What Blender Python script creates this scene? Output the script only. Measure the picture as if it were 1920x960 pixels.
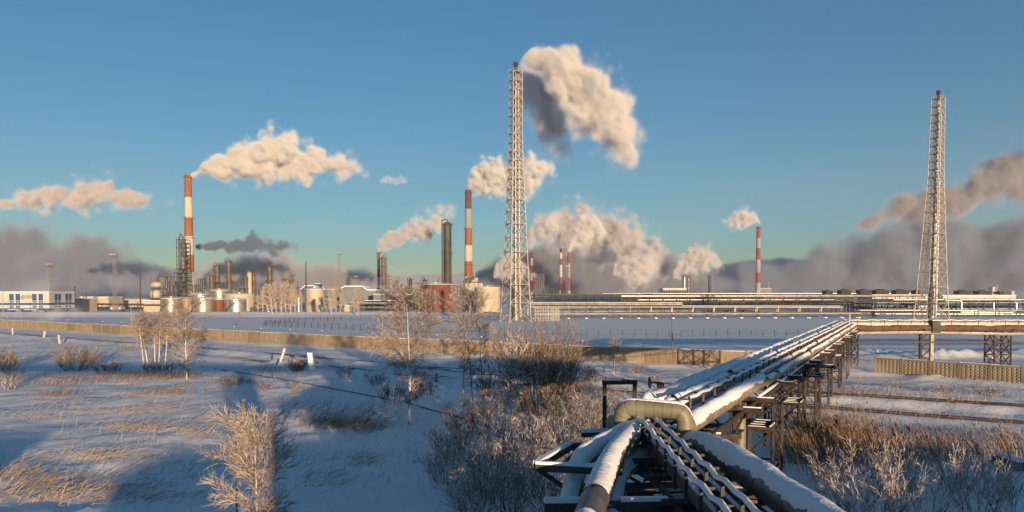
import bpy, math, random
import numpy as np
from mathutils import Vector, Matrix, Euler
R = math.radians
random.seed(7); rng = np.random.default_rng(11)
for o in list(bpy.data.objects): bpy.data.objects.remove(o)
SC = bpy.context.scene
COL = SC.collection

# ------------------------------------------------------------------ camera, sky, sun, exposure
F = 1500.0; CAMH = 12.0; PITCH = R(-2.0); HORY = 550.0
PY0 = HORY + F*math.tan(-PITCH)
cam_d = bpy.data.cameras.new('camera'); cam = bpy.data.objects.new('camera', cam_d); COL.objects.link(cam)
cam.location = (0, 0, CAMH); cam.rotation_euler = (R(90)+PITCH, 0, 0)
cam_d.sensor_width = 36; cam_d.lens = F/1920*36; cam_d.shift_y = (PY0-480)/1920
cam_d.clip_start = 0.5; cam_d.clip_end = 30000
SC.camera = cam

SUN_AZ, SUN_EL = R(160), R(5.0)            # azimuth clockwise from +Y: behind the camera, to its right
world = bpy.data.worlds.new('World'); SC.world = world; world.use_nodes = True
wn = world.node_tree.nodes; wl = world.node_tree.links
bg = wn['Background']; sky = wn.new('ShaderNodeTexSky'); sky.sky_type = 'NISHITA'; sky.sun_disc = False
sky.sun_elevation = SUN_EL; sky.sun_rotation = SUN_AZ; sky.altitude = 600
sky.air_density = 1.0; sky.dust_density = 0.0; sky.ozone_density = 3.5
hs = wn.new('ShaderNodeHueSaturation'); hs.inputs['Hue'].default_value = 0.489; hs.inputs['Saturation'].default_value = 1.12; wl.new(sky.outputs[0], hs.inputs['Color']); wl.new(hs.outputs[0], bg.inputs[0]); bg.inputs[1].default_value = 0.074
sun_d = bpy.data.lights.new('sun', 'SUN'); sun = bpy.data.objects.new('sun', sun_d); COL.objects.link(sun)
sun_d.energy = 3.8; sun_d.angle = R(0.5); sun_d.color = (1.0, 0.70, 0.42)
sd = Vector((math.sin(SUN_AZ)*math.cos(SUN_EL), math.cos(SUN_AZ)*math.cos(SUN_EL), math.sin(SUN_EL)))
sun.rotation_euler = sd.to_track_quat('Z', 'Y').to_euler()
SC.view_settings.view_transform = 'Standard'; SC.view_settings.look = 'None'
SC.view_settings.exposure = 1.0; SC.view_settings.gamma = 1
SC.render.engine = 'CYCLES'
cy = SC.cycles
cy.max_bounces = 6; cy.diffuse_bounces = 3; cy.glossy_bounces = 3; cy.volume_bounces = 3; cy.transparent_max_bounces = 32
cy.volume_step_rate = 0.38; cy.volume_max_steps = 256
cy.use_denoising = True; cy.sample_clamp_indirect = 4

# ------------------------------------------------------------------ helpers
def V(*a): return Vector(a)
def ray(px, py):
    a = (px-960)/F; b = (PY0-py)/F; c, s = math.cos(PITCH), math.sin(PITCH)
    return V(a, c - s*b, s + c*b)
def at(px, py, Y):                          # the point seen at photo pixel (px, py), Y metres ahead
    d = ray(px, py); return V(0, 0, CAMH) + d*(Y/d.y)
def gnd(px, py, z=0.0):
    d = ray(px, py); return V(0, 0, CAMH) + d*((z-CAMH)/d.z)
def xat(px, Y): return at(px, HORY, Y).x
def zat(py, Y): return at(960, py, Y).z
def mpp(Y): return Y/F                      # metres per photo pixel

def tag(o, label=None, cat=None, group=None, kind=None):
    if label: o['label'] = label
    if cat: o['category'] = cat
    if group: o['group'] = group
    if kind: o['kind'] = kind
    return o
def thing(name, label, cat, loc=(0,0,0), group=None, rz=0):
    o = bpy.data.objects.new(name, None); COL.objects.link(o); o.location = loc; o.rotation_euler.z = rz
    o.empty_display_size = 0.1
    return tag(o, label, cat, group)
def copy_tree(o, parent=None):
    c = o.copy(); COL.objects.link(c)
    if parent is not None: c.parent = parent
    for ch in list(o.children): copy_tree(ch, c)
    return c
def basis(d):
    d = Vector(d).normalized(); u = V(0,0,1) if abs(d.z) < 0.95 else V(1,0,0)
    a = d.cross(u).normalized(); return d, a, a.cross(d).normalized()

class MB:
    def __init__(s): s.v = []; s.f = []; s.m = []; s.sm = []
    def add(s, vs, fs, m=0, smooth=False):
        n = len(s.v); s.v += [tuple(v) for v in vs]
        for f in fs: s.f.append(tuple(i+n for i in f)); s.m.append(m); s.sm.append(smooth)
        return s
    def box(s, c, size, rz=0, m=0, rot=None):
        x, y, z = (k/2 for k in size); M = rot or Matrix.Rotation(rz, 3, 'Z'); c = Vector(c)
        vs = [c + M @ V(i*x, j*y, k*z) for k in (-1,1) for j in (-1,1) for i in (-1,1)]
        return s.add(vs, [(0,2,3,1),(4,5,7,6),(0,1,5,4),(2,6,7,3),(0,4,6,2),(1,3,7,5)], m)
    def bar(s, p, q, w, h=None, m=0):       # square bar between two points
        p = Vector(p); q = Vector(q); h = h or w
        if (q-p).length < 1e-4: return s
        d, a, b = basis(q-p); vs = []
        for e in (p, q):
            for i, j in ((-1,-1),(1,-1),(1,1),(-1,1)): vs.append(e + a*(i*w/2) + b*(j*h/2))
        return s.add(vs, [(3,2,1,0),(4,5,6,7),(0,1,5,4),(1,2,6,5),(2,3,7,6),(3,0,4,7)], m)
    def tube(s, pts, r, n=8, m=0, cap=True, smooth=True):
        pts = [Vector(p) for p in pts]; k = len(pts)
        rs = r if isinstance(r, (list, tuple)) else [r]*k
        vs = []; pa = None
        for i, p in enumerate(pts):
            d = (pts[min(i+1,k-1)] - pts[max(i-1,0)])
            d.normalize()
            if pa is None: _, a, b = basis(d)
            else:
                a = (pa - d*pa.dot(d)).normalized(); b = a.cross(d)
            pa = a
            for j in range(n):
                t = 2*math.pi*j/n; vs.append(p + (a*math.cos(t) + b*math.sin(t))*rs[i])
        fs = [(i*n+j, i*n+(j+1)%n, (i+1)*n+(j+1)%n, (i+1)*n+j) for i in range(k-1) for j in range(n)]
        s.add(vs, fs, m, smooth)
        if cap:
            s.add(vs[:n], [tuple(range(n))[::-1]], m); s.add(vs[-n:], [tuple(range(n))], m)
        return s
    def lathe(s, c, prof, n=24, m=0, cap=True, smooth=True):   # prof: [(r, z[, mat])]
        c = Vector(c); k = len(prof)
        vs = [c + V(p[0]*math.cos(2*math.pi*j/n), p[0]*math.sin(2*math.pi*j/n), p[1]) for p in prof for j in range(n)]
        for i in range(k-1):
            mm = prof[i][2] if len(prof[i]) > 2 else m
            base = [(i*n+j, i*n+(j+1)%n, (i+1)*n+(j+1)%n, (i+1)*n+j) for j in range(n)]
            q = vs[i*n:(i+2)*n]
            s.add(q, [(j, (j+1)%n, n+(j+1)%n, n+j) for j in range(n)], mm, smooth)
        if cap:
            s.add(vs[:n], [tuple(range(n))[::-1]], m); s.add(vs[-n:], [tuple(range(n))], prof[-1][2] if len(prof[-1]) > 2 else m)
        return s
    def build(s, name, mats, parent=None, origin=None):
        og = Vector(origin) if origin is not None else (Vector(parent.get('_o', parent.location)) if parent is not None else V(0,0,0))
        me = bpy.data.meshes.new(name)
        me.from_pydata([(v[0]-og.x, v[1]-og.y, v[2]-og.z) for v in s.v], [], s.f)
        mats = mats if isinstance(mats, (list, tuple)) else [mats]
        for mt in mats: me.materials.append(mt)
        if s.f:
            me.polygons.foreach_set('material_index', s.m); me.polygons.foreach_set('use_smooth', s.sm)
        me.update()
        o = bpy.data.objects.new(name, me); COL.objects.link(o)
        if parent is not None:
            o.parent = parent; OR[o.name] = og
            if parent.name in OR: pass
        else: o.location = og
        return o
OR = {}
def sub(mb, name, mats, part):              # a sub-part: same origin as its part
    o = mb.build(name, mats, None, OR[part.name]); o.location = (0,0,0); o.parent = part; OR[o.name] = OR[part.name]
    return o

def np_mesh(name, verts, faces, mats, midx=None, parent=None, origin=(0,0,0), smooth=False):
    verts = np.asarray(verts, dtype=np.float32) - np.asarray(origin, dtype=np.float32)
    faces = np.asarray(faces, dtype=np.int32); k = faces.shape[1]
    me = bpy.data.meshes.new(name)
    me.vertices.add(len(verts)); me.vertices.foreach_set('co', verts.ravel())
    me.loops.add(faces.size); me.loops.foreach_set('vertex_index', faces.ravel())
    me.polygons.add(len(faces)); me.polygons.foreach_set('loop_start', np.arange(0, faces.size, k, dtype=np.int32))
    mats = mats if isinstance(mats, (list, tuple)) else [mats]
    for mt in mats: me.materials.append(mt)
    if midx is not None: me.polygons.foreach_set('material_index', np.asarray(midx, dtype=np.int32))
    me.polygons.foreach_set('use_smooth', np.full(len(faces), smooth))
    me.update(calc_edges=True)
    o = bpy.data.objects.new(name, me); COL.objects.link(o)
    if parent is not None: o.parent = parent; OR[o.name] = Vector(origin)
    else: o.location = origin
    return o

# ------------------------------------------------------------------ materials
def newmat(name):
    m = bpy.data.materials.new(name); m.use_nodes = True
    return m, m.node_tree.nodes, m.node_tree.links, m.node_tree.nodes['Principled BSDF']
def mat(name, c1, c2=None, rough=0.7, metal=0.0, scale=1.0, detail=5, lo=0.35, hi=0.65, bump=0.0, bscale=None, spec=0.4, stretch=None, drough=0.0):
    m, n, l, b = newmat(name)
    b.inputs['Roughness'].default_value = rough; b.inputs['Metallic'].default_value = metal
    b.inputs['Specular IOR Level'].default_value = spec
    c2 = c2 or tuple(k*0.72 for k in c1)
    tc = n.new('ShaderNodeTexCoord'); src = tc.outputs['Object']
    if stretch:
        mp = n.new('ShaderNodeMapping'); mp.inputs['Scale'].default_value = stretch; l.new(src, mp.inputs[0]); src = mp.outputs[0]
    nz = n.new('ShaderNodeTexNoise'); nz.inputs['Scale'].default_value = scale; nz.inputs['Detail'].default_value = detail
    nz.inputs['Roughness'].default_value = 0.62; l.new(src, nz.inputs['Vector'])
    cr = n.new('ShaderNodeValToRGB'); cr.color_ramp.elements[0].position = lo; cr.color_ramp.elements[1].position = hi
    cr.color_ramp.elements[0].color = (*c2, 1); cr.color_ramp.elements[1].color = (*c1, 1)
    l.new(nz.outputs[0], cr.inputs[0]); l.new(cr.outputs[0], b.inputs['Base Color'])
    if drough:
        mr = n.new('ShaderNodeMapRange'); mr.inputs[3].default_value = max(0.05, rough-drough); mr.inputs[4].default_value = min(1, rough+drough)
        l.new(nz.outputs[0], mr.inputs[0]); l.new(mr.outputs[0], b.inputs['Roughness'])
    if bump:
        n2 = n.new('ShaderNodeTexNoise'); n2.inputs['Scale'].default_value = bscale or scale*4; n2.inputs['Detail'].default_value = 6
        l.new(tc.outputs['Object'], n2.inputs['Vector'])
        bp = n.new('ShaderNodeBump'); bp.inputs['Strength'].default_value = 0.6; bp.inputs['Distance'].default_value = bump
        l.new(n2.outputs[0], bp.inputs['Height']); l.new(bp.outputs[0], b.inputs['Normal'])
    return m
M = {}
M['snow'] = mat('snow', (0.88,0.89,0.91), (0.82,0.84,0.87), rough=0.75, scale=0.35, bump=0.09, bscale=1.6, spec=0.25)
M['snowcap'] = mat('snow_cap', (0.88,0.89,0.91), (0.82,0.84,0.87), rough=0.85, scale=2, bump=0.07, bscale=6, spec=0.15)
M['concrete'] = mat('concrete', (0.36,0.29,0.195), (0.25,0.20,0.135), rough=0.9, scale=0.6, bump=0.01, bscale=7)
M['concrete_stain'] = mat('stained_concrete', (0.36,0.285,0.19), (0.22,0.17,0.115), rough=0.9, scale=1.0, stretch=(2.5,2.5,0.25), bump=0.01, bscale=6)
M['red_paint'] = mat('chimney_red', (0.34,0.118,0.045), (0.22,0.07,0.032), rough=0.75, scale=0.25, stretch=(1,1,0.2))
M['rust_paint'] = mat('faded_red', (0.15,0.068,0.042), (0.10,0.042,0.03), rough=0.8, scale=0.3, stretch=(1,1,0.2))
M['white_paint'] = mat('chimney_white', (0.60,0.55,0.46), (0.44,0.38,0.30), rough=0.75, scale=0.25, stretch=(1,1,0.15))
M['crimson'] = mat('chimney_crimson', (0.30,0.055,0.05), (0.22,0.05,0.045), rough=0.75, scale=0.2, stretch=(1,1,0.2))
M['dirty_white'] = mat('chimney_grey_white', (0.36,0.36,0.33), (0.24,0.24,0.22), rough=0.8, scale=0.25, stretch=(1,1,0.15))
M['lattice'] = mat('galvanised', (0.47,0.44,0.385), (0.33,0.305,0.265), rough=0.5, metal=0.15, scale=0.8)
M['flue'] = mat('flue_steel', (0.30,0.275,0.24), (0.10,0.09,0.08), rough=0.45, metal=0.4, scale=0.25, stretch=(1,1,0.5))
M['steel'] = mat('bright_steel', (0.55,0.52,0.47), (0.36,0.34,0.30), rough=0.36, metal=0.75, scale=0.4, drough=0.12)
M['tank'] = mat('tank_steel', (0.43,0.385,0.32), (0.26,0.225,0.185), rough=0.40, metal=0.6, scale=0.3, stretch=(1,1,0.3), drough=0.1)
M['tank_red'] = mat('rusty_tank', (0.20,0.065,0.04), (0.11,0.038,0.028), rough=0.75, scale=0.35, stretch=(1,1,0.2))
M['tank_beige'] = mat('beige_tank', (0.52,0.45,0.34), (0.40,0.33,0.24), rough=0.55, scale=0.3, stretch=(1.5,1.5,0.15))
M['tank_blue'] = mat('blue_grey_tank', (0.22,0.27,0.32), (0.15,0.19,0.23), rough=0.6, scale=0.3)
M['dark_steel'] = mat('dark_steel', (0.075,0.07,0.068), (0.04,0.036,0.034), rough=0.65, metal=0.2, scale=0.8)
M['rust'] = mat('rusty_steel', (0.15,0.085,0.05), (0.075,0.042,0.026), rough=0.8, metal=0.1, scale=1.5, bump=0.004, bscale=30)
M['rust_beam'] = mat('rusty_beam', (0.07,0.046,0.034), (0.03,0.022,0.018), rough=0.8, metal=0.1, scale=2.5)
M['blue_steel'] = mat('blue_steel', (0.022,0.062,0.12), (0.013,0.035,0.07), rough=0.6, scale=0.4)
M['col_brown'] = mat('column_insulation', (0.17,0.135,0.10), (0.075,0.06,0.048), rough=0.6, metal=0.2, scale=0.35, stretch=(1,1,0.4))
M['col_dark'] = mat('sooty_column', (0.09,0.08,0.068), (0.03,0.027,0.025), rough=0.6, metal=0.2, scale=0.2, stretch=(1,1,0.4))
M['clad_white'] = mat('white_cladding', (0.55,0.53,0.49), (0.44,0.42,0.385), rough=0.6, scale=0.1)
M['clad_blue'] = mat('blue_cladding', (0.03,0.10,0.23), (0.022,0.075,0.18), rough=0.5, scale=0.2)
M['glass'] = mat('window_glass', (0.04,0.06,0.09), (0.02,0.03,0.05), rough=0.08, scale=0.5, spec=0.8)
M['brick'] = mat('pale_brick', (0.50,0.42,0.33), (0.40,0.33,0.26), rough=0.9, scale=0.3)
M['grey_roof'] = mat('grey_roof', (0.20,0.23,0.26), (0.13,0.15,0.18), rough=0.7, scale=0.2)
M['wood_grey'] = mat('grey_wood', (0.20,0.17,0.14), (0.10,0.085,0.07), rough=0.9, scale=2, stretch=(1,1,0.1))

def smoke_mat(name, color, dens, cy_c, cz_c, r_c, d_c, scale, namp=0.55, edge=0.35, g=-0.2, seed=0.0, step=0.5, billow=0.5, erode=0.55, detail=6.0, halo=0.12):
    """Smoke in object space: x runs 0..1 along the plume (object is scaled uniformly, L units long); curves are lists of (t, value)."""
    m = bpy.data.materials.new(name); m.use_nodes = True; n = m.node_tree.nodes; l = m.node_tree.links
    n.remove(n['Principled BSDF']); out = n['Material Output']
    tc = n.new('ShaderNodeTexCoord'); sp = n.new('ShaderNodeSeparateXYZ'); l.new(tc.outputs['Object'], sp.inputs[0])
    def math_(op, a, b=None, c=None, clamp=False):
        q = n.new('ShaderNodeMath'); q.operation = op; q.use_clamp = clamp
        for i, x in enumerate((a, b, c)):
            if x is None: continue
            if isinstance(x, (int, float)): q.inputs[i].default_value = x
            else: l.new(x, q.inputs[i])
        return q.outputs[0]
    def curve(pts, lo, hi):
        q = n.new('ShaderNodeFloatCurve'); cm = q.mapping.curves[0]
        pts = [(t, (v-lo)/(hi-lo)) for t, v in pts]
        cm.points[0].location = pts[0]; cm.points[1].location = pts[-1]
        for p in pts[1:-1]: cm.points.new(*p)
        q.mapping.update(); l.new(sp.outputs[0], q.inputs[1])
        return math_('MULTIPLY_ADD', q.outputs[0], hi-lo, lo)
    def rngof(c, e=1e-4): v = [p[1] for p in c]; return min(v)-e, max(v)+e
    # vectors: displaced noise
    n1 = n.new('ShaderNodeTexNoise'); n1.inputs['Scale'].default_value = scale; n1.inputs['Detail'].default_value = detail; n1.inputs['Roughness'].default_value = 0.6
    mp = n.new('ShaderNodeMapping'); mp.inputs['Location'].default_value = (seed, seed*1.7, -seed); l.new(tc.outputs['Object'], mp.inputs[0]); l.new(mp.outputs[0], n1.inputs['Vector'])
    vo = n.new('ShaderNodeTexVoronoi'); vo.feature = 'F1'; vo.inputs['Scale'].default_value = scale*1.1; l.new(mp.outputs[0], vo.inputs['Vector'])
    vo.inputs['Detail'].default_value = 1.0; vo.inputs['Roughness'].default_value = 0.5
    nn = math_('SUBTRACT', n1.outputs[0], 0.5); vv = math_('SUBTRACT', 0.45, vo.outputs['Distance'])
    tot = math_('ADD', math_('MULTIPLY', nn, 2.2*namp), math_('MULTIPLY', vv, billow*namp*1.6))
    Rr = curve(r_c, *rngof(r_c)); a = math_('SUBTRACT', sp.outputs[1], curve(cy_c, *rngof(cy_c))); b = math_('SUBTRACT', sp.outputs[2], curve(cz_c, *rngof(cz_c)))
    dist = math_('SQRT', math_('ADD', math_('MULTIPLY', a, a), math_('MULTIPLY', b, b)))
    dcv = curve(d_c, *rngof(d_c)); er = math_('MULTIPLY', math_('SUBTRACT', 1.0, dcv), erode)
    q = math_('SUBTRACT', math_('SUBTRACT', math_('ADD', 1.0, tot), math_('DIVIDE', dist, Rr)), er)
    q0 = q; q = math_('DIVIDE', q, edge, clamp=True); q = math_('MULTIPLY', q, q)
    hl = math_('DIVIDE', math_('ADD', q0, 0.30), 1.2, clamp=True)          # thin torn vapour round the core
    q = math_('MULTIPLY', math_('ADD', q, math_('MULTIPLY', math_('MULTIPLY', hl, hl), halo)), dcv)
    ends = math_('MULTIPLY', math_('MULTIPLY', sp.outputs[0], 60.0, clamp=True), math_('MULTIPLY', math_('SUBTRACT', 1.0, sp.outputs[0]), 12.0, clamp=True))
    q = math_('MULTIPLY', math_('MULTIPLY', q, ends), dens)
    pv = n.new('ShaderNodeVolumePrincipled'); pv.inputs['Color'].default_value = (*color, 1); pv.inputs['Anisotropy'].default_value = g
    l.new(q, pv.inputs['Density']); l.new(pv.outputs[0], out.inputs['Volume'])
    m.cycles.volume_step_rate = step
    return m

def plume(name, label, pts, Y, dens=0.25, color=(0.97,0.96,0.95), dc=None, scale=9.0, namp=0.55, edge=0.35, seed=0.0, step=0.5, dY=0.0, cat='smoke', kind=None, grow=1.8, billow=0.5, g=-0.2, group='steam plumes from the stacks', erode=0.4, detail=6.0, halo=0.12):
    """pts: [(px, py, radius_px)] along the plume in photo pixels; drifts dY metres in depth along it."""
    k = len(pts); A = at(pts[0][0], pts[0][1], Y)
    W = [at(p[0], p[1], Y + dY*i/(k-1)) for i, p in enumerate(pts)]; rad = [p[2]*mpp(Y + dY*i/(k-1))*(1.18 if i and cat == 'smoke' else 1.0) for i, p in enumerate(pts)]
    ax = (W[-1]-W[0]); L = ax.length; xh = ax.normalized(); yh = V(0,0,1).cross(xh).normalized(); zh = xh.cross(yh)
    rot = Matrix((xh, yh, zh)).transposed()
    loc = [(rot.transposed() @ (w - W[0]))/L for w in W]
    x0 = min(min(v.x for v in loc), -rad[0]/L*0.0)
    T = [v.x for v in loc]
    cyc = [(t, v.y) for t, v in zip(T, loc)]; czc = [(t, v.z) for t, v in zip(T, loc)]; rc = [(t, r/L) for t, r in zip(T, rad)]
    dcc = dc or [(0,1),(0.5,0.9),(0.8,0.4),(1,0.1)]
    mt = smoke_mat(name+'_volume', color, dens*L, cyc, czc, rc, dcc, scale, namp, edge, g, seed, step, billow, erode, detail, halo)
    # hull
    mb = MB(); NS = 40; NR = 14; vs = []
    Tn = np.array(T); 
    for i in range(NS+1):
        t = -0.004 + 1.008*i/NS; c = V(t, np.interp(t, Tn, [v.y for v in loc]), np.interp(t, Tn, [v.z for v in loc])); r = np.interp(t, Tn, [q/L for q in rad])*grow
        for j in range(NR): a = 2*math.pi*j/NR; vs.append(c + V(0, math.cos(a)*r, math.sin(a)*r))
    fs = [(i*NR+j, i*NR+(j+1)%NR, (i+1)*NR+(j+1)%NR, (i+1)*NR+j) for i in range(NS) for j in range(NR)] + [tuple(range(NR-1, -1, -1)), tuple(range(NS*NR, NS*NR+NR))]
    mb.add(vs, fs, 0, True)
    o = mb.build(name, mt); o.location = W[0]; o.rotation_euler = rot.to_euler(); o.scale = (L, L, L)
    if kind: tag(o, label, cat, None, kind)
    else: tag(o, label, cat, group)
    return o
# ------------------------------------------------------------------ ground: one snow sheet with drifts and banks
def _hash(ix, iy, s):
    h = (ix*374761393 + iy*668265263 + s*144665) & 0xffffffff
    h = ((h ^ (h >> 13))*1274126177) & 0xffffffff
    return ((h ^ (h >> 16)) & 0xffff)/65535.0
def vnoise(x, y, s=0):
    x = np.asarray(x, float); y = np.asarray(y, float); ix = np.floor(x).astype(np.int64); iy = np.floor(y).astype(np.int64)
    fx = x-ix; fy = y-iy; fx = fx*fx*(3-2*fx); fy = fy*fy*(3-2*fy)
    a = _hash(ix,iy,s); b = _hash(ix+1,iy,s); c = _hash(ix,iy+1,s); d = _hash(ix+1,iy+1,s)
    return (a*(1-fx)+b*fx)*(1-fy) + (c*(1-fx)+d*fx)*fy - 0.5
WALL = [(-330,392),(-177,277),(-42,176),(12,139),(37,126),(46,121)]
WALL2 = [(54,118.5),(66,103),(78,88)]
def wall_y(x):
    P = WALL + WALL2; return np.interp(x, [p[0] for p in P], [p[1] for p in P])
TRACK1 = [(-330,370),(-150,233),(-50,157),(-13,124),(35,92.5),(54,81),(110,48)]
TRACK2 = [(-60,150),(-13,112),(31,81),(46,70.5),(110,28)]
BUMPS = [(78,150,9,3.0,1.0),(88,152,8,3,0.9),(70,158,10,4,0.9),(110,160,14,5,1.1),(60,112,5,2.0,0.35),(68,95,4,1.5,0.25),(49,104,5,2,0.25),(-10,150,25,1.5,0.5),(-120,262,14,2,0.8),(-60,215,20,2,0.7),(-38,128,9,3,0.7),(-28,131,5,3,0.6),(6,120,12,2.5,0.5)]
def H(x, y):
    x = np.asarray(x, float); y = np.asarray(y, float)
    near = 1/(1+np.exp((y-wall_y(x)+6)/3.0))
    h = near*(0.55*vnoise(x/13, y/13, 1) + 0.28*vnoise(x/4.7, y/4.7, 2) + 0.20*vnoise(x/1.3, y/1.7, 3) + 0.12*vnoise(x/2.6+y/2.2, y/0.9, 13))
    h = h + (1-near)*(0.10*vnoise(x/9, y/9, 4) + 0.035*vnoise(x/1.5, y/2.5, 5))*np.clip(1-(y-300)/300, 0.2, 1)
    for T in (TRACK1, TRACK2):              # low railway embankments
        yy = np.interp(x, [p[0] for p in T], [p[1] for p in T]); d = (y-yy)*0.8
        h = h*(1-0.8*np.exp(-(d/2.2)**2)) + 0.45*np.exp(-(d/3.2)**4)*(x > T[0][0])
    d = y - wall_y(x)                        # drifts along the wall
    h = h + 0.5*np.exp(-((d+1.6)/1.6)**2)*(0.7+0.9*vnoise(x/7, y/7, 6)) + 0.45*np.exp(-((d-3)/3)**2)
    tr = near*np.exp(-((y-np.interp(x, [q[0] for q in TRACK1], [q[1] for q in TRACK1])+6)/7.0)**2)*np.clip((x+120)/60, 0.3, 1)      # trampled snow between the tracks
    h = h + tr*(0.22*np.maximum(0, vnoise(x/0.9, y/0.8, 21)) - 0.20*np.maximum(0, vnoise(x/1.1, y/0.9, 22)))
    for bx, by, sx, sy, a in BUMPS:
        k = 1+0.9*vnoise(x/1.6, y/1.2, 9) + 0.8*vnoise(x/0.7, y/0.8, 10)
        h = h + a*np.exp(-((x-bx)/sx)**2-((y-by)/sy)**2)*k
    # long snow banks in front of the plant
    l = np.clip((-x-10)/40, 0, 1)
    h = h + l*(1.7*np.exp(-((y-455-0.05*x)/9)**2) + 1.0*np.exp(-((y-415-0.02*x)/4)**2)*(0.8+0.8*vnoise(x/16, y/6, 7)))
    h = h + 0.9*np.exp(-((y-470)/14)**2)*np.clip((x+10)/40, 0, 1)*(0.6+vnoise(x/12, y/9, 8))
    return h
def Hz(x, y): return float(H(np.array([x]), np.array([y]))[0])
def gpt(px, py):
    p = gnd(px, py); 
    for _ in range(3): p = gnd(px, py, Hz(p.x, p.y))
    return p
def axis(segs):
    v = []
    for a, b, st in segs: v += list(np.arange(a, b, st))
    return np.array(v + [segs[-1][1]])
gx = axis([(-14000,-2000,2500),(-2000,-500,180),(-500,-200,15),(-200,-90,2.2),(-90,-30,0.9),(-30,30,0.6),(30,95,0.9),(95,200,2.4),(200,500,15),(500,2000,180),(2000,14000,2500)])
gy = axis([(-600,-100,100),(-100,0,12),(0,14,2),(14,60,0.6),(60,130,0.8),(130,250,1.6),(250,480,3),(480,1000,30),(1000,3000,250),(3000,22000,2500)])
GX, GY = np.meshgrid(gx, gy); nx = len(gx)
idx = np.arange(len(gy)*nx).reshape(len(gy), nx)
q = np.stack([idx[:-1,:-1], idx[:-1,1:], idx[1:,1:], idx[1:,:-1]], -1).reshape(-1, 4)
tag(np_mesh('ground', np.stack([GX.ravel(), GY.ravel(), H(GX.ravel(), GY.ravel())], 1), q, M['snow'], smooth=True), kind='structure')

# ------------------------------------------------------------------ shade casters out of view: viaduct inferred from its shadow and fitted, blockers added
vd = thing('viaduct', 'concrete road viaduct with railings standing behind the photographer', 'bridge', (0,-16,0))
mb = MB(); mb.box((-144,-16,13.2),(412,5,0.9)); mb.box((-144,-13.7,13.8),(412,0.25,0.5)); mb.build('deck', M['concrete'], vd)
for x in range(-320, 50, 40): mb = MB(); mb.box((x+9,-16,6.37),(1.6,2.2,12.74)); mb.build('pier', M['concrete'], vd)
k = 0
for x0, x1, h in ((-150,-63,10.6),(-58.5,-38,10.9),(-33.5,-25,10.6),(-20.0,-8.5,11.4),(-4.6,0.5,10.4),(1.1,5.5,7.2),(6.4,11.5,7.6),(12.0,15.6,9.8),(16.9,24,10.2),(26.6,33.5,10.6),(37,52,9.6),(53.5,70,10.6),(75,100,10.8),(105,140,10.4)):  # unseen boxes added for foreground shade; gaps and heights shape the sun streaks
    t = thing('blocker', 'long brick warehouse number %s added behind the photographer to shade the foreground' % ('one two three four five six seven eight nine ten eleven twelve thirteen fourteen fifteen sixteen'.split()[k]), 'building', ((x0+x1)/2,-47,0), 'blockers added behind the photographer'); k += 1
    mb = MB(); mb.box(((x0+x1)/2,-47,h/2-0.3),(x1-x0,9,h+0.6-0.6)); mb.build('wall', M['brick'], t)
    mb = MB(); mb.box(((x0+x1)/2,-47,h-0.2),(x1-x0+0.6,9.6,0.25)); mb.build('roof', M['grey_roof'], t)
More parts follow.
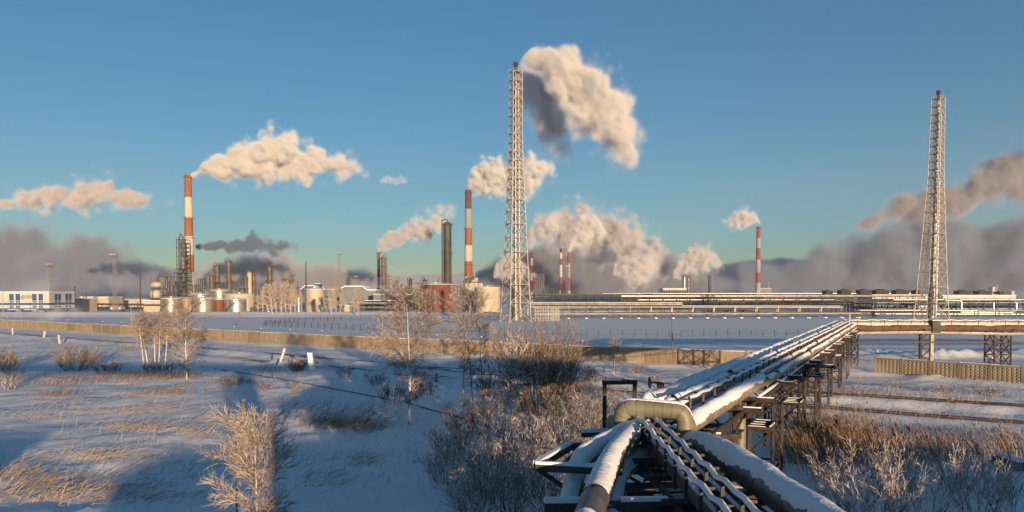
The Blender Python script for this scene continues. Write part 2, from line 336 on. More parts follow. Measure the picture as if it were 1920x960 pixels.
# ------------------------------------------------------------------ concrete perimeter wall
M['concrete_dark'] = mat('dark_stained_concrete', (0.29,0.225,0.15), (0.16,0.125,0.085), rough=0.9, scale=1.2, stretch=(2.5,2.5,0.3), bump=0.01, bscale=6)
M['mast_grey'] = mat('mast_grey', (0.24,0.225,0.205), (0.16,0.15,0.135), rough=0.6, scale=0.5)
def along(P, step):
    out = []
    for a, b in zip(P[:-1], P[1:]):
        a = V(*a, 0); b = V(*b, 0); n = max(1, round((b-a).length/step))
        out += [a.lerp(b, i/n) for i in range(n)]
    return out + [V(*P[-1], 0)]
def wall(name, label, P, step, h, relief=False):
    pts = along(P, step); w = thing(name, label, 'wall', (*P[0], 0))
    sc = MB(); wires = MB(); r = random.Random(5); jit = [r.uniform(-0.06, 0.06) for _ in pts]
    for i, (a, b) in enumerate(zip(pts[:-1], pts[1:])):
        d = (b-a).normalized(); nrm = V(d.y, -d.x, 0); ang = math.atan2(d.y, d.x)
        c = (a+b)/2; z0 = min(Hz(a.x,a.y), Hz(b.x,b.y))*0.3 - 0.6; hh = h + jit[i]
        L = (b-a).length - 0.06; Rm = Matrix.Rotation(ang, 3, 'Z')
        mb = MB(); mb.box((c.x, c.y, (z0+hh)/2), (L, 0.16, hh-z0), ang)
        if relief:
            face = c + nrm*0.08
            def pt(u, z, o): return face + d*u + nrm*o + V(0,0,z)
            for u0, u1, q0, q1 in ((-L/2,L/2,hh-0.16,hh-0.02),(-L/2,L/2,0.12,0.26),(-L/2,-L/2+0.16,0.262,hh-0.162),(L/2-0.16,L/2,0.262,hh-0.162)):
                vs = [pt(u,z,o) for o in (0.0,0.07) for u,z in ((u0,q0),(u1,q0),(u1,q1),(u0,q1))]
                mb.add(vs, [(4,5,6,7),(0,1,5,4),(1,2,6,5),(2,3,7,6),(3,0,4,7)])
            NX, NZ = 6, 5; du = (L-0.4)/NX; dz = (hh-0.48)/NZ
            for iu in range(NX):
                for iz in range(NZ):
                    u = -L/2+0.2+du*(iu+0.5); z = 0.29+dz*(iz+0.5)
                    vs = [pt(u-du*.46,z-dz*.46,0.002), pt(u+du*.46,z-dz*.46,0.002), pt(u+du*.46,z+dz*.46,0.002), pt(u-du*.46,z+dz*.46,0.002), pt(u,z,0.10)]
                    mb.add(vs, [(0,1,4),(1,2,4),(2,3,4),(3,0,4)])
        mb.build('panel', M['concrete'] if relief else M[('concrete_stain','concrete_stain','concrete_dark','concrete')[r.randrange(4)]], w)
        mb = MB(); mb.box((a.x, a.y, (z0+hh+0.08)/2), (0.24, 0.30, hh+0.08-z0), ang); mb.build('post', M['concrete'], w)
        # snow on the coping, uneven
        n = 5; vs = []
        for k in range(n+1):
            p = a.lerp(b, k/n); t = 0.05 + 0.09*max(0, r.random()-0.15); z = hh + 0.002
            for off, zz in ((-0.11, z), (-0.08, z+t*0.8), (0.02, z+t), (0.10, z)): q_ = p + nrm*(-off); vs.append((q_.x, q_.y, zz))
        sc.add(vs, [(k*4+j, k*4+4+j, k*4+5+j, k*4+1+j) for k in range(n) for j in range(3)], 0, True)
        if i % 2 == 0:                       # bent wire bracket with an insulator
            top = V(a.x, a.y, hh); lean = d*r.uniform(-0.1,0.1) + nrm*r.uniform(-0.05, 0.15)
            wires.bar(top, top+V(0,0,0.75)+lean, 0.05); wires.bar(top+V(0,0,0.75)+lean, top+V(0,0,0.9)+lean+d*0.25, 0.05)
            wires.box(top+V(0,0,0.95)+lean+d*0.28, (0.2,0.2,0.12), m=1)
            if i+2 < len(pts): wires.tube([V(a.x,a.y,hh+0.68), V(a.x,a.y,hh+0.6).lerp(V(pts[i+2].x,pts[i+2].y,hh+0.6), 0.5), V(pts[i+2].x,pts[i+2].y,hh+0.68)], 0.014, 3)
    sc.build('snow_cover', M['snowcap'], w); wires.build('guard_wire', [M['dark_steel'], M['snowcap']], w)
    return w
wall('concrete_wall', 'long smooth tan concrete perimeter wall with snow along its top', WALL, 5.5, 2.85)
wall('concrete_wall', 'concrete wall of waffle relief panels beyond the rail tracks', WALL2, 4.0, 2.5, True)

# ------------------------------------------------------------------ blue post fences on the snow field
def fence(label, P, step, h, mesh_at=None):
    pts = along(P, step); f = thing('post_fence', label, 'fence', (*P[0], 0)); w = MB()
    for i, p in enumerate(pts):
        z = Hz(p.x, p.y); mb = MB(); mb.bar((p.x,p.y,z-0.3),(p.x,p.y,z+h), 0.26); mb.build('post', M['blue_steel'], f)
        if i: 
            q_ = pts[i-1]; zq = Hz(q_.x, q_.y)
            for k in (0.97, 0.55): w.bar((q_.x,q_.y,zq+h*k),(p.x,p.y,z+h*k), 0.06)
    w.build('rail', M['blue_steel'], f); return f
P = lambda px, py: tuple(gnd(px, py))[:2]
fence('near run of blue fence posts along the snow field, beyond the tan wall', [P(500,612),P(690,619),P(860,627),P(1100,633),P(1320,631),P(1540,630),P(1760,628),P(1980,627)], 3.4, 1.9)
fence('far run of blue fence posts across the snow field, before the tank farm', [P(497,609),P(560,604),P(640,601),P(780,599),P(935,598)], 4.2, 1.7)

# ------------------------------------------------------------------ railway tracks
def track(label, T):
    t = thing('railway_track', label, 'railway', (*T[0], 0))
    for off in (-0.76, 0.76):
        mb = MB(); pts = []
        for p in along(T, 3.0): pts.append(p)
        pv = None
        for i in range(len(pts)-1):
            a, b = pts[i], pts[i+1]; d = (b-a).normalized(); n = V(-d.y, d.x, 0)*off
            bury = lambda p_: 0.05 if p_.x > 22 else -0.03 + 0.22*float(vnoise(np.array([p_.x/6.0]), np.array([off*9.0]), 31)[0]); za, zb = Hz(a.x+n.x,a.y+n.y)+bury(a), Hz(b.x+n.x,b.y+n.y)+bury(b)
            mb.bar(a+n+V(0,0,za), b+n+V(0,0,zb), 0.09, 0.20)
        mb.build('rail', M['rust_beam'], t)
    tag(t, kind='structure'); return t
track('snowed-in railway track running along the foot of the wall', TRACK1)
track('second railway track with two dark rails beside the reeds', TRACK2)

# ------------------------------------------------------------------ poles, posts and thin lines
def pole(label, base, top, r=0.11, m='wood_grey', arm=False, cat='pole', name='utility_pole', r2=None):
    base = Vector(base); top = Vector(top); t = thing(name, label, cat, base)
    mb = MB(); mb.tube([base-V(0,0,0.4), base.lerp(top,0.5), top], [r, r*0.9, r2 or r*0.7], 8); mb.build('shaft', M[m], t)
    if arm:
        mb = MB(); mb.bar(top+V(-0.6,0,-0.4), top+V(0.6,0,-0.4), 0.09); mb.build('crossarm', M['wood_grey'], t)
    return t
pole('slim grey pole leaning by the fence corner, behind the tan wall', gpt(443,619), at(449,585,gpt(443,619).y), 0.13)
p = gpt(717,632); pole('pale slim pole standing behind the tan wall', p, at(717,588,p.y), 0.14, 'dirty_white')
p = gpt(1261,654); pole('dark wooden pole leaning slightly above the tan wall', p, at(1259,587,p.y), 0.14, 'wood_grey', r2=0.11)
p = gpt(247,598); pole('short white pole on the snow bank by the birches', p, at(245,577,p.y), 0.15, 'dirty_white')
p = gpt(106,586); pole('pale slender pole before the blue and white building', p, at(106,548,p.y), 0.2, 'dirty_white')
p = gpt(6,590); pole('pale slender pole at the edge of the blue and white building', p, at(5,546,p.y), 0.2, 'dirty_white')
def marker(label, base, lean, h, r, mt, name='marker_post'):
    base = Vector(base); t = thing(name, label, 'post', base); top = base+V(lean[0],lean[1],h)
    mb = MB(); mb.bar(base-V(0,0,0.4), top, r*2, r*2); mb.build('shaft', M[mt], t)
    mb = MB(); mb.box(top+V(0,0,0.05), (r*2.1,r*2.1,0.1)); mb.build('snow_cover', M['snowcap'], t)
p = gpt(521,687); marker('white concrete post leaning over beside the snowy track', p, (0.95,0,), 2.5, 0.16, 'clad_white') if False else marker('white concrete post leaning over beside the snowy track', p, (1.0,0.2), 2.6, 0.17, 'clad_white')
p = gpt(585,688); marker('stubby snow-plastered white post beside a round bush', p, (-0.3,0.1), 2.0, 0.32, 'snowcap')
p = gpt(818,721); marker('dark wooden post on the snow between two birches', p, (0.02,0.0), 1.55, 0.17, 'wood_grey')
p = gpt(113,645); marker('leaning white stub by the far bushes', p, (-0.4,0.2), 2.0, 0.2, 'clad_white')
p = gpt(24,627); marker('small white stub in front of the far wall', p, (0,0), 1.6, 0.16, 'clad_white')
p = gpt(82,632); marker('bent white stub near the dark bush', p, (0.4,0), 1.4, 0.22, 'clad_white')
mb = MB(); pts = [gpt(*q_)+V(0,0,0.12) for q_ in ((378,689),(470,703),(560,718),(680,741),(760,757),(800,768),(862,785),(930,801))]
mb.tube(pts, 0.06, 6); tag(mb.build('thin_pipeline', M['dark_steel']), 'thin black pipe lying across the snow in front of the birches', 'pipe')
mb = MB(); pts = [gpt(*q_)+V(0,0,0.75) for q_ in ((740,696),(818,702),(900,712),(990,716))]
mb.tube(pts, 0.05, 5); tag(mb.build('thin_pipeline', M['dark_steel']), 'thin black rail beside the dark wooden post', 'pipe')
p = gpt(1868,866); t = thing('concrete_beam', 'snow-topped concrete beam dumped among the shrubs', 'beam', p)
d = (gpt(1915,884)-p); mb = MB(); mb.bar(p+V(0,0,0.25), p+d+V(0,0,0.3), 0.7, 0.6); mb.build('body', M['wood_grey'], t); mb = MB(); mb.bar(p+d*0.04+V(0,0,0.61), p+d+V(0,0,0.68), 0.66, 0.14); mb.build('snow_cover', M['snowcap'], t)
for i, (px, py, s) in enumerate(((1775,726,1.0),(1812,738,0.8))):
    pass

# ------------------------------------------------------------------ the refinery
def chimney(label, px, ytop, Y, wt, wb, bands, rings=(), ladder=True, tip=None, fur=None):
    x = xat(px, Y); zt = zat(ytop, Y); rt = wt*mpp(Y)/2; rb = wb*mpp(Y)/2
    t = thing('chimney', label, 'chimney', (x, Y, 0))
    mats = sorted({b[1] for b in bands}); prof = []
    for y, mt in bands:
        z = max(0, zat(y, Y)); prof.append((z, mats.index(mt)))
    prof = sorted(prof); R_ = lambda z: rb + (rt-rb)*(z/zt)**0.85
    pr = []; zs = [0] + [z for z, _ in prof[1:]] + [zt]
    for i, (z, mi) in enumerate(prof):
        a, b = zs[i], zs[i+1]
        for k in range(4): pr.append((R_(a+(b-a)*k/4), a+(b-a)*k/4, mi))
    pr.append((rt, zt, prof[-1][1]))
    mb = MB(); mb.lathe((x, Y, 0), pr, 28, cap=False); mb.lathe((x,Y,0), [(rt,zt),(rt*0.82,zt),(rt*0.82,zt-3)], 28, cap=False); mb.build('shaft', [M[k] for k in mats], t)
    for yr in rings:
        z = zat(yr, Y); r = R_(z); g = MB(); g.lathe((x,Y,z), [(r*0.98,0),(r+0.9,0),(r+0.9,0.12),(r*0.98,0.12)], 24, cap=False)
        g.lathe((x,Y,z), [(r+0.86,1.05),(r+0.92,1.05),(r+0.92,1.15),(r+0.86,1.15)], 24, cap=False)
        for k in range(12): a = k*math.pi/6; g.bar((x+math.cos(a)*(r+0.89),Y+math.sin(a)*(r+0.89),z+0.121),(x+math.cos(a)*(r+0.89),Y+math.sin(a)*(r+0.89),z+1.05), 0.07)
        g.build('gallery', M['dark_steel'], t)
    if ladder:
        mb = MB(); a = math.radians(-62); 
        for k in range(int(zt/3)):
            z0, z1 = k*3.0, min(zt, k*3.0+3); 
            for s in (-0.25, 0.25):
                f = lambda z: V(x+math.cos(a+s/ max(1,R_(z)))*(R_(z)+0.15), Y+math.sin(a+s/max(1,R_(z)))*(R_(z)+0.15), z)
                mb.bar(f(z0), f(z1), 0.08)
        mb.build('ladder', M['dark_steel'], t)
    return t, x, zt
c1, _, _ = chimney('tall orange and white banded chimney among the silver tanks', 355.5, 328, 730, 12.5, 20, [(600,'white_paint'),(510,'red_paint'),(479,'white_paint'),(443,'red_paint'),(409,'white_paint'),(370,'red_paint')], (333,409,479,447))
chimney('orange and white chimney with a soot-darkened upper half, near the black column', 878.5, 356, 760, 11.5, 17, [(620,'white_paint'),(519,'red_paint'),(490,'white_paint'),(460,'red_paint'),(429,'dirty_white'),(392,'rust_paint')], (363,430,498))
chimney('small red and white chimney beside a slim brown column', 710.5, 473, 690, 5.5, 6.5, [(590,'crimson'),(546,'white_paint'),(520,'crimson'),(503,'white_paint'),(488,'crimson')], (476,), False)
chimney('short red and white chimney just past the white lattice tower', 997, 473, 820, 5, 7, [(570,'white_paint'),(546,'crimson'),(526,'white_paint'),(512,'crimson'),(498,'white_paint'),(484,'crimson')], (), False)
chimney('distant red and white chimney at the heart of the steam cloud', 1051.5, 467, 1000, 5, 6.5, [(580,'white_paint'),(545,'crimson'),(520,'white_paint'),(497,'crimson'),(485,'white_paint'),(474,'crimson')], (), False)
chimney('red chimney under the brightest of the steam clouds', 1066.5, 472, 960, 5, 6.5, [(580,'dirty_white'),(545,'crimson'),(520,'dirty_white'),(494,'crimson')], (), False)
chimney('dark red and grey banded chimney standing alone in front of the smog bank', 1421, 425, 900, 7, 10.5, [(590,'dirty_white'),(530,'crimson'),(511,'dirty_white'),(487,'crimson'),(465,'dirty_white'),(446,'crimson')], (428,), False)
def lettering(txt, size, loc, rx, rz, mt, parent, name='lettering', ext=0.03, sx=1.0):
    cu = bpy.data.curves.new('txt', 'FONT'); cu.body = txt; cu.size = size; cu.extrude = ext; cu.align_x = 'CENTER'
    to = bpy.data.objects.new('txt', cu); COL.objects.link(to); dg = bpy.context.evaluated_depsgraph_get(); dg.update()
    me = bpy.data.meshes.new_from_object(to.evaluated_get(dg)); bpy.data.objects.remove(to); bpy.data.curves.remove(cu)
    me.materials.clear(); me.materials.append(mt); o = bpy.data.objects.new(name, me); COL.objects.link(o)
    o.parent = parent; o.location = Vector(loc) - Vector(parent.location) if parent is not None and parent.parent is None else loc
    o.rotation_euler = (R(rx), 0, R(rz)); o.scale = (sx, 1, 1); return o
lettering('№1', 4.2, (xat(358.6,730), 730-4.95, zat(528,730)), 90, 0, M['dark_steel'], c1)

def tank(label, px0, px1, ytop, Y, mt, roof='flat', stair=True, dome=0.12, name='storage_tank', no=None):
    x = xat((px0+px1)/2, Y); r = (px1-px0)/2*mpp(Y); h = zat(ytop, Y)
    t = thing(name, label, 'tank', (x, Y, 0))
    mb = MB(); pr = []
    n = max(4, int(h/1.8))
    for k in range(n+1): pr += [(r, h*k/n)] if k in (0, n) else [(r, h*k/n-0.04), (r+0.04, h*k/n-0.03), (r+0.04, h*k/n+0.03), (r, h*k/n+0.04)]
    mb.lathe((x,Y,0), pr, 48, cap=False); mb.build('shell', M[mt], t)
    mb = MB(); rise = r*dome if roof != 'dome' else r*0.34
    mb.lathe((x,Y,h), [(r+0.12,0.002),(r+0.12,0.12),(r*0.75,0.1+rise*0.55),(r*0.4,0.1+rise*0.85),(0.6,0.1+rise),(0.6,0.6+rise),(0.02,0.62+rise)], 40, cap=False); mb.build('roof', M['snowcap' if roof != 'dome' else 'tank'], t)
    mb = MB(); k = 28
    for i in range(k):
        a, b = 2*math.pi*i/k, 2*math.pi*(i+1)/k; A = V(x+math.cos(a)*(r+.05),Y+math.sin(a)*(r+.05),h+0.1); B = V(x+math.cos(b)*(r+.05),Y+math.sin(b)*(r+.05),h+0.1)
        mb.bar(A, A+V(0,0,1.1), 0.07); mb.bar(A+V(0,0,1.1), B+V(0,0,1.1), 0.07); mb.bar(A+V(0,0,0.6), B+V(0,0,0.6), 0.05)
    mb.build('railing', M['lattice'], t)
    if stair:
        mb = MB(); k = 26; a0, a1 = math.radians(-150), math.radians(-52); lp = None
        for i in range(k+1):
            f = i/k; a = a0+(a1-a0)*f; z = 0.2 + (h-0.3)*f; p_ = V(x+math.cos(a)*(r+0.5), Y+math.sin(a)*(r+0.5), z)
            mb.box(p_, (0.5,0.9,0.12), a)
            if lp is not None: mb.bar(lp+V(0,0,-0.15), p_+V(0,0,-0.15), 0.2, 0.35); mb.bar(lp+V(0,0,1.1), p_+V(0,0,1.1), 0.08)
            if i % 3 == 0: mb.bar(p_, p_+V(0,0,1.1), 0.07)
            lp = p_
        mb.build('stair', M['dark_steel'], t)
    if no: lettering(no, 3.0, (x+r*0.0, Y-r-0.06, h*0.30), 90, 0, M['dark_steel'], t)
    return t
tank('silver tank with a rising stair, next to the pale low shed', 302, 339, 560, 500, 'tank')
tank('smaller dull tank half behind two silver tanks', 339, 361, 561, 515, 'tank_beige', stair=False)
tank('silver tank with a rising stair, beside the rusty red tank', 360, 401, 560, 500, 'tank')
tank('narrow rusty red tank between the silver tanks', 400, 420, 562, 505, 'tank_red', stair=False)
tank('shiny silver tank with a bright glint, just before the frosty birches', 424, 461, 561, 500, 'steel')
tank('broad tank roof with snow showing over the rusty tank', 394, 428, 545, 560, 'tank', stair=False)
tank('wide snow-roofed tank rising behind the shiny silver one', 421, 476, 553, 540, 'tank_beige', stair=False)
tank('low tank just behind the orange chimney foot', 358, 392, 552, 570, 'tank', stair=False)
tank('tall pale domed tank with a dark number, among the frosted trees', 573, 606, 543, 520, 'tank_beige', no='№1', stair=False, dome=0.18)
tank('slim steel tank shining through the frosted trees', 556, 563, 560, 505, 'steel', stair=False)
tank('slim steel tank hidden in the birch clump', 500, 507, 561, 505, 'steel', stair=False)
tank('wide dark red tank behind the rimed birches', 781, 853, 534, 510, 'tank_red', stair=False, dome=0.06)
tank('big pale beige tank beside the white lattice tower', 890, 938, 539, 500, 'tank_beige', stair=False, dome=0.05)
tank('dark blue-grey tank wedged between the red and beige tanks', 866, 896, 542, 540, 'tank_blue', stair=False, dome=0.06)

def column(label, px, w, ytop, Y, mt, plats=5, side=1, pipe=True, ytopgear=True, name='process_column', dome=True, nring=0):
    x = xat(px, Y); r = w/2*mpp(Y); h = zat(ytop, Y); t = thing(name, label, 'column', (x,Y,0))
    mb = MB(); mb.lathe((x,Y,0), [(r,0),(r,h-r*0.8),(r*0.85,h-r*0.3),(r*0.5,h-0.05*r),(0.05,h)] if dome else [(r,0),(r,h)], 20)
    mb.build('shell', M[mt], t)
    rr = random.Random(px)
    for k in range(plats):
        z = h*(0.30+0.66*k/max(1,plats-1)) ; g = MB(); a0 = rr.uniform(0, 6); 
        n = 14; sp = math.pi*rr.choice((1.0,1.3,2.0))
        for i in range(n):
            a, b = a0+sp*i/n, a0+sp*(i+1)/n
            def q4(a, ro, zz): return (x+math.cos(a)*ro, Y+math.sin(a)*ro, zz)
            ro = r+1.3
            g.add([q4(a,r*0.99,z),q4(b,r*0.99,z),q4(b,ro,z),q4(a,ro,z),q4(a,r*0.99,z+.12),q4(b,r*0.99,z+.12),q4(b,ro,z+.12),q4(a,ro,z+.12)], [(0,1,2,3),(7,6,5,4),(3,2,6,7)])
            g.bar(q4(a,ro,z+.1), q4(a,ro,z+1.2), 0.09); g.bar(q4(a,ro,z+1.2), q4(b,ro,z+1.2), 0.09)
        g.build('platform', M['dark_steel'], t)
    if nring:
        g = MB()
        for k in range(nring):
            z = h*(0.05+0.9*k/nring); g.lathe((x,Y,z), [(r,0),(r+0.22,0.05),(r+0.22,0.3),(r,0.35)], 20, cap=False)
        g.build('stiffener', M['dark_steel'], t)
    if pipe:
        px_ = x - side*(r+0.9); mb = MB(); mb.tube([(x,Y-0.1,h-0.3),(x,Y-0.1,h+1.2),(x-side*(r*0.6),Y-0.1,h+2.0),(px_,Y-0.1,h+1.0),(px_,Y-0.1,h-2),(px_,Y-0.1,2)], max(0.28,r*0.16), 7); mb.build('overhead_pipe', M['col_brown' if mt != 'col_dark' else 'dark_steel'], t)
    mb = MB(); xl = x+side*(r+0.35)
    for s in (-.25,.25): mb.bar((xl,Y+s-0.4,1),(xl,Y+s-0.4,h*0.97),0.09)
    for k in range(int(h/1.2)): mb.bar((xl,Y-.65,1+k*1.2),(xl,Y-.15,1+k*1.2),0.06)
    mb.build('ladder', M['dark_steel'], t); return t
column('very tall soot-black column with pale hoops, beside the dark red tank', 839, 15, 416, 640, 'col_dark', 3, 1, True, nring=22)
column('slim brown column next to the small red and white chimney', 719.5, 8, 481, 672, 'col_brown', 5, -1)
column('small brass-coloured column in front of a taller pair, past the orange chimney', 397, 8, 515, 650, 'col_brown', 4)
column('brown column wrapped by platforms, taller of a close pair', 407.5, 9, 496, 680, 'col_brown', 6)
column('tall brown column with a ladder of platforms, rising alone over the silver tank', 429.5, 9, 488, 660, 'col_brown', 7)
column('rounded brown column in a twin group, over the wide snow-roofed tank', 468, 9, 509, 660, 'tank_beige', 3)
column('thin side column in a twin group, over the wide snow-roofed tank', 476, 5, 514, 665, 'col_brown', 4)
column('thin low column leading a twin group, over the wide snow-roofed tank', 461, 3.5, 522, 655, 'col_brown', 3, -1)
column('brown column standing over the frosted birch clump', 506, 9.5, 499, 660, 'col_brown', 5, -1)
column('short stubby column beyond the birch clump', 533, 6, 522, 690, 'col_brown', 3)
column('slender column with ringed platforms beyond the birch clump', 547, 5.5, 515, 680, 'col_brown', 5)
column('dark small column by the roofs near the wide red tank', 769.5, 7, 523, 700, 'col_dark', 3)
column('pale twin-headed column above the wide red tank', 796, 9, 524, 700, 'tank_beige', 3)
column('dark low column at the foot of the steam cloud', 1053, 4, 532, 820, 'col_dark', 1, pipe=False)
column('silver striped column on the low pale building far off', 1283, 4.5, 518, 900, 'steel', 5)
column('grey column just behind the silver striped one far off', 1291, 4, 519, 920, 'flue', 5, -1)
column('grey stack under the small steam puff far off', 1330, 4.5, 516, 980, 'col_dark', 2, pipe=False)
column('faint thin stack far off by the lone banded chimney', 1441, 2.5, 528, 1100, 'flue', 1, pipe=False)

def rack(name, label, cat, px0, px1, ytop, Y, depth, levels, nx, mt='dark_steel', ny=2, brace=True, deck=True, w=0.35, taper=0):
    x0, x1 = xat(px0, Y), xat(px1, Y); h = zat(ytop, Y); t = thing(name, label, cat, ((x0+x1)/2, Y, 0))
    mb = MB(); br = MB(); dk = MB()
    X = [x0+(x1-x0)*i/(nx-1) for i in range(nx)]; Yy = [Y+depth*j/(ny-1) for j in range(ny)]; cx = (x0+x1)/2
    def sx(x, z): return cx+(x-cx)*(1-taper*z/h)
    for x in X:
        for y in Yy: mb.bar((sx(x,0),y,0),(sx(x,h),y,h), w)
    for k in range(1, levels+1):
        z = h*k/levels
        for y in Yy: br.bar((sx(x0,z),y,z),(sx(x1,z),y,z), w*0.8)
        for x in X: br.bar((sx(x,z),Yy[0],z),(sx(x,z),Yy[-1],z), w*0.8)
        if deck: dk.box((cx,(Yy[0]+Yy[-1])/2,z+w*0.5+0.04),((sx(x1,z)-sx(x0,z))*0.96,depth*0.96,0.08)); dk.box((cx,Yy[0]-0.05,z+1.3),((sx(x1,z)-sx(x0,z)),0.07,0.09))
        if brace:
            for i in range(nx-1):
                a, b = (X[i], X[i+1]) if (i+k) % 2 else (X[i+1], X[i])
                br.bar((sx(a,z-h/levels),Yy[0]-.02,z-h/levels),(sx(b,z),Yy[0]-.02,z), w*0.5)
    mb.v, k0 = mb.v, len(mb.v); mb.add(br.v, br.f); mb.build('frame', M[mt], t)
    if deck: dk.build('deck', M['blue_steel'], t)
    return t
t = rack('cracking_tower', 'tall dark openwork cracking tower against the orange chimney', 'process tower', 332, 348, 449, 700, 11, 16, 3)
rr = random.Random(3); mb = MB()
for k in range(15):
    z = 5+k*3.6; xx = xat(rr.uniform(334,346),700); mb = MB(); mb.lathe((xx,703,z), [(0.1,0),(1.4,0.1),(1.4,2.4),(0.1,2.5)], 10); mb.build('vessel', M['col_brown'], t)
mb = MB(); mb.tube([(xat(337,698),698,2),(xat(337,698),698,60),(xat(340,698),698,64),(xat(345,698),698,60)], 0.7, 8); mb.tube([(xat(342,699),698.5,2),(xat(342,699),698.5,48)], 0.5, 8); mb.build('riser_pipe', M['col_brown'], t)
rack('cracking_tower', 'lower dark openwork frame hugging the foot of the orange chimney', 'process tower', 327, 352, 504, 690, 9, 9, 4)
rack('cracking_tower', 'dark openwork frame with a slanting edge past the orange chimney', 'process tower', 366, 383, 523, 705, 9, 6, 4, taper=0.45)
rack('cracking_tower', 'low openwork frame with silver vessels before the orange chimney', 'process tower', 354, 372, 535, 640, 8, 4, 4)
def vessel(label, px, w, ytop, ybot, Y, mt, skirt=True, name='pressure_vessel'):
    x = xat(px, Y); r = w/2*mpp(Y); z1 = zat(ytop, Y); z0 = zat(ybot, Y); t = thing(name, label, 'vessel', (x,Y,0))
    mb = MB(); e = min(r*0.6,(z1-z0)*0.35); mb.lathe((x,Y,0), [(r*0.3,z0),(r*0.8,z0+e*0.35),(r,z0+e),(r,z1-e),(r*0.8,z1-e*0.35),(r*0.3,z1)], 20); mb.build('shell', M[mt], t)
    mb = MB()
    for k in range(4): a = k*math.pi/2+0.7; mb.bar((x+math.cos(a)*r*.7,Y+math.sin(a)*r*.7,0),(x+math.cos(a)*r*.7,Y+math.sin(a)*r*.7,z0+e), 0.5)
    mb.build('support', M['dark_steel'], t)
    return t
vessel('upper pale rounded vessel of the process unit before the orange chimney', 293, 20, 528, 540, 640, 'tank_beige')
vessel('lower pale rounded vessel of the process unit before the orange chimney', 292, 22, 543, 560, 620, 'tank_beige')
rack('process_unit', 'squat steelwork holding the pale rounded vessels', 'process unit', 281, 304, 541, 630, 10, 3, 4, w=0.3)
rack('process_unit', 'jumbled brown steelwork between the vessels and the tall frame', 'process unit', 306, 330, 529, 660, 12, 5, 4, 'rust', w=0.4)
mb = MB(); mb.tube([at(296,540,645),at(296,519,645),at(299,517,645),at(318,517,645),at(324,520,645),at(327,535,645)], 1.1, 8); mb.tube([at(312,517,650),at(312,545,650)], 1.3, 8); mb.tube([at(322,519,650),at(322,548,650)], 1.0, 8)
tag(mb.build('transfer_pipe', M['col_brown']), 'fat brown overhead transfer pipe beside the tall dark frame', 'pipe')
rack('process_unit', 'steelwork around the pair of brown columns', 'process unit', 400, 424, 530, 670, 10, 3, 5, 'dark_steel', w=0.35)
rack('process_unit', 'tall narrow openwork beside the slim brown column', 'process unit', 724, 728.5, 513, 680, 6, 6, 2, w=0.3)
rack('process_unit', 'rusty openwork block past the short red and white chimney', 'process unit', 1003, 1020, 515, 840, 12, 7, 5, 'col_brown', w=0.5)
rack('process_unit', 'dark blue block beside the rusty openwork block', 'process unit', 1021, 1032, 538, 850, 12, 3, 4, 'blue_steel', w=0.9)
t = rack('furnace_block', 'furnace with a slanted dark duct at the foot of the sooty chimney', 'furnace', 870, 898, 529, 740, 12, 3, 4, w=0.4)
mb = MB(); mb.bar(at(869,531,742), at(889,520,742), 4.2, 3.4); mb.build('duct', M['dark_steel'], t)
mb = MB(); mb.box(((at(890,520,745)).x,746,zat(530,745)), (6,6,9)); mb.box(((at(889,520,745)).x,744,zat(537,745)), (16,8,6)); mb.build('casing', M['tank_beige'], t)
mb = MB(); mb.tube([(at(889,520,741)).xyz, at(889,516,741)], 1.0, 8); mb.build('vent_stack', M['flue'], t)
rack('process_unit', 'jumble of pale steelwork rising behind the wide red tank', 'process unit', 776, 806, 531, 660, 10, 2, 6, 'col_brown', w=0.4)

for px0,px1,yt,Y_,dp,lv,nx,mt_,lb in ((300,330,548,600,9,3,6,'dark_steel','dark low framework behind the first two silver tanks'),(436,462,541,690,10,3,6,'rust','brown low framework between the tall brown column and the twin group'),(480,500,543,690,9,3,5,'dark_steel','dark low framework between the twin columns and the birch clump'),(512,530,541,700,9,3,4,'dark_steel','dark low framework beneath the stubby column'),(540,560,539,700,9,3,5,'rust','brown low framework under the slender ringed column'),(742,768,541,680,10,3,6,'dark_steel','dark low framework before the dark small column'),(816,830,536,690,9,3,4,'dark_steel','dark framework rising between the wide red tank and the black column'),(852,868,537,700,9,3,4,'rust','brown framework between the black column and the sooty chimney'),(905,935,541,760,10,2,6,'dark_steel','dark low framework behind the big beige tank'),(1032,1046,541,800,9,3,3,'dark_steel','dark framework just short of the red chimneys')):
    rack('process_unit', lb, 'process unit', px0, px1, yt, Y_, dp, lv, nx, mt_, w=0.4)
for px_, yt, Y_, lb in ((448,528,720,'thin stack between the tall brown column and the twin group'),(490,531,740,'thin stack beyond the twin columns'),(521,533,730,'thin stack beyond the birch clump'),(558,527,760,'thin stack short of the blue-grey roof end'),(752,531,760,'thin stack near the dark small column'),(822,520,760,'thin stack beside the black column'),(318,512,720,'thin stack before the tall dark cracking frame')):
    pole(lb, (xat(px_,Y_),Y_,0), at(px_,yt,Y_), 0.75, 'col_brown', name='vent_stack', cat='stack')
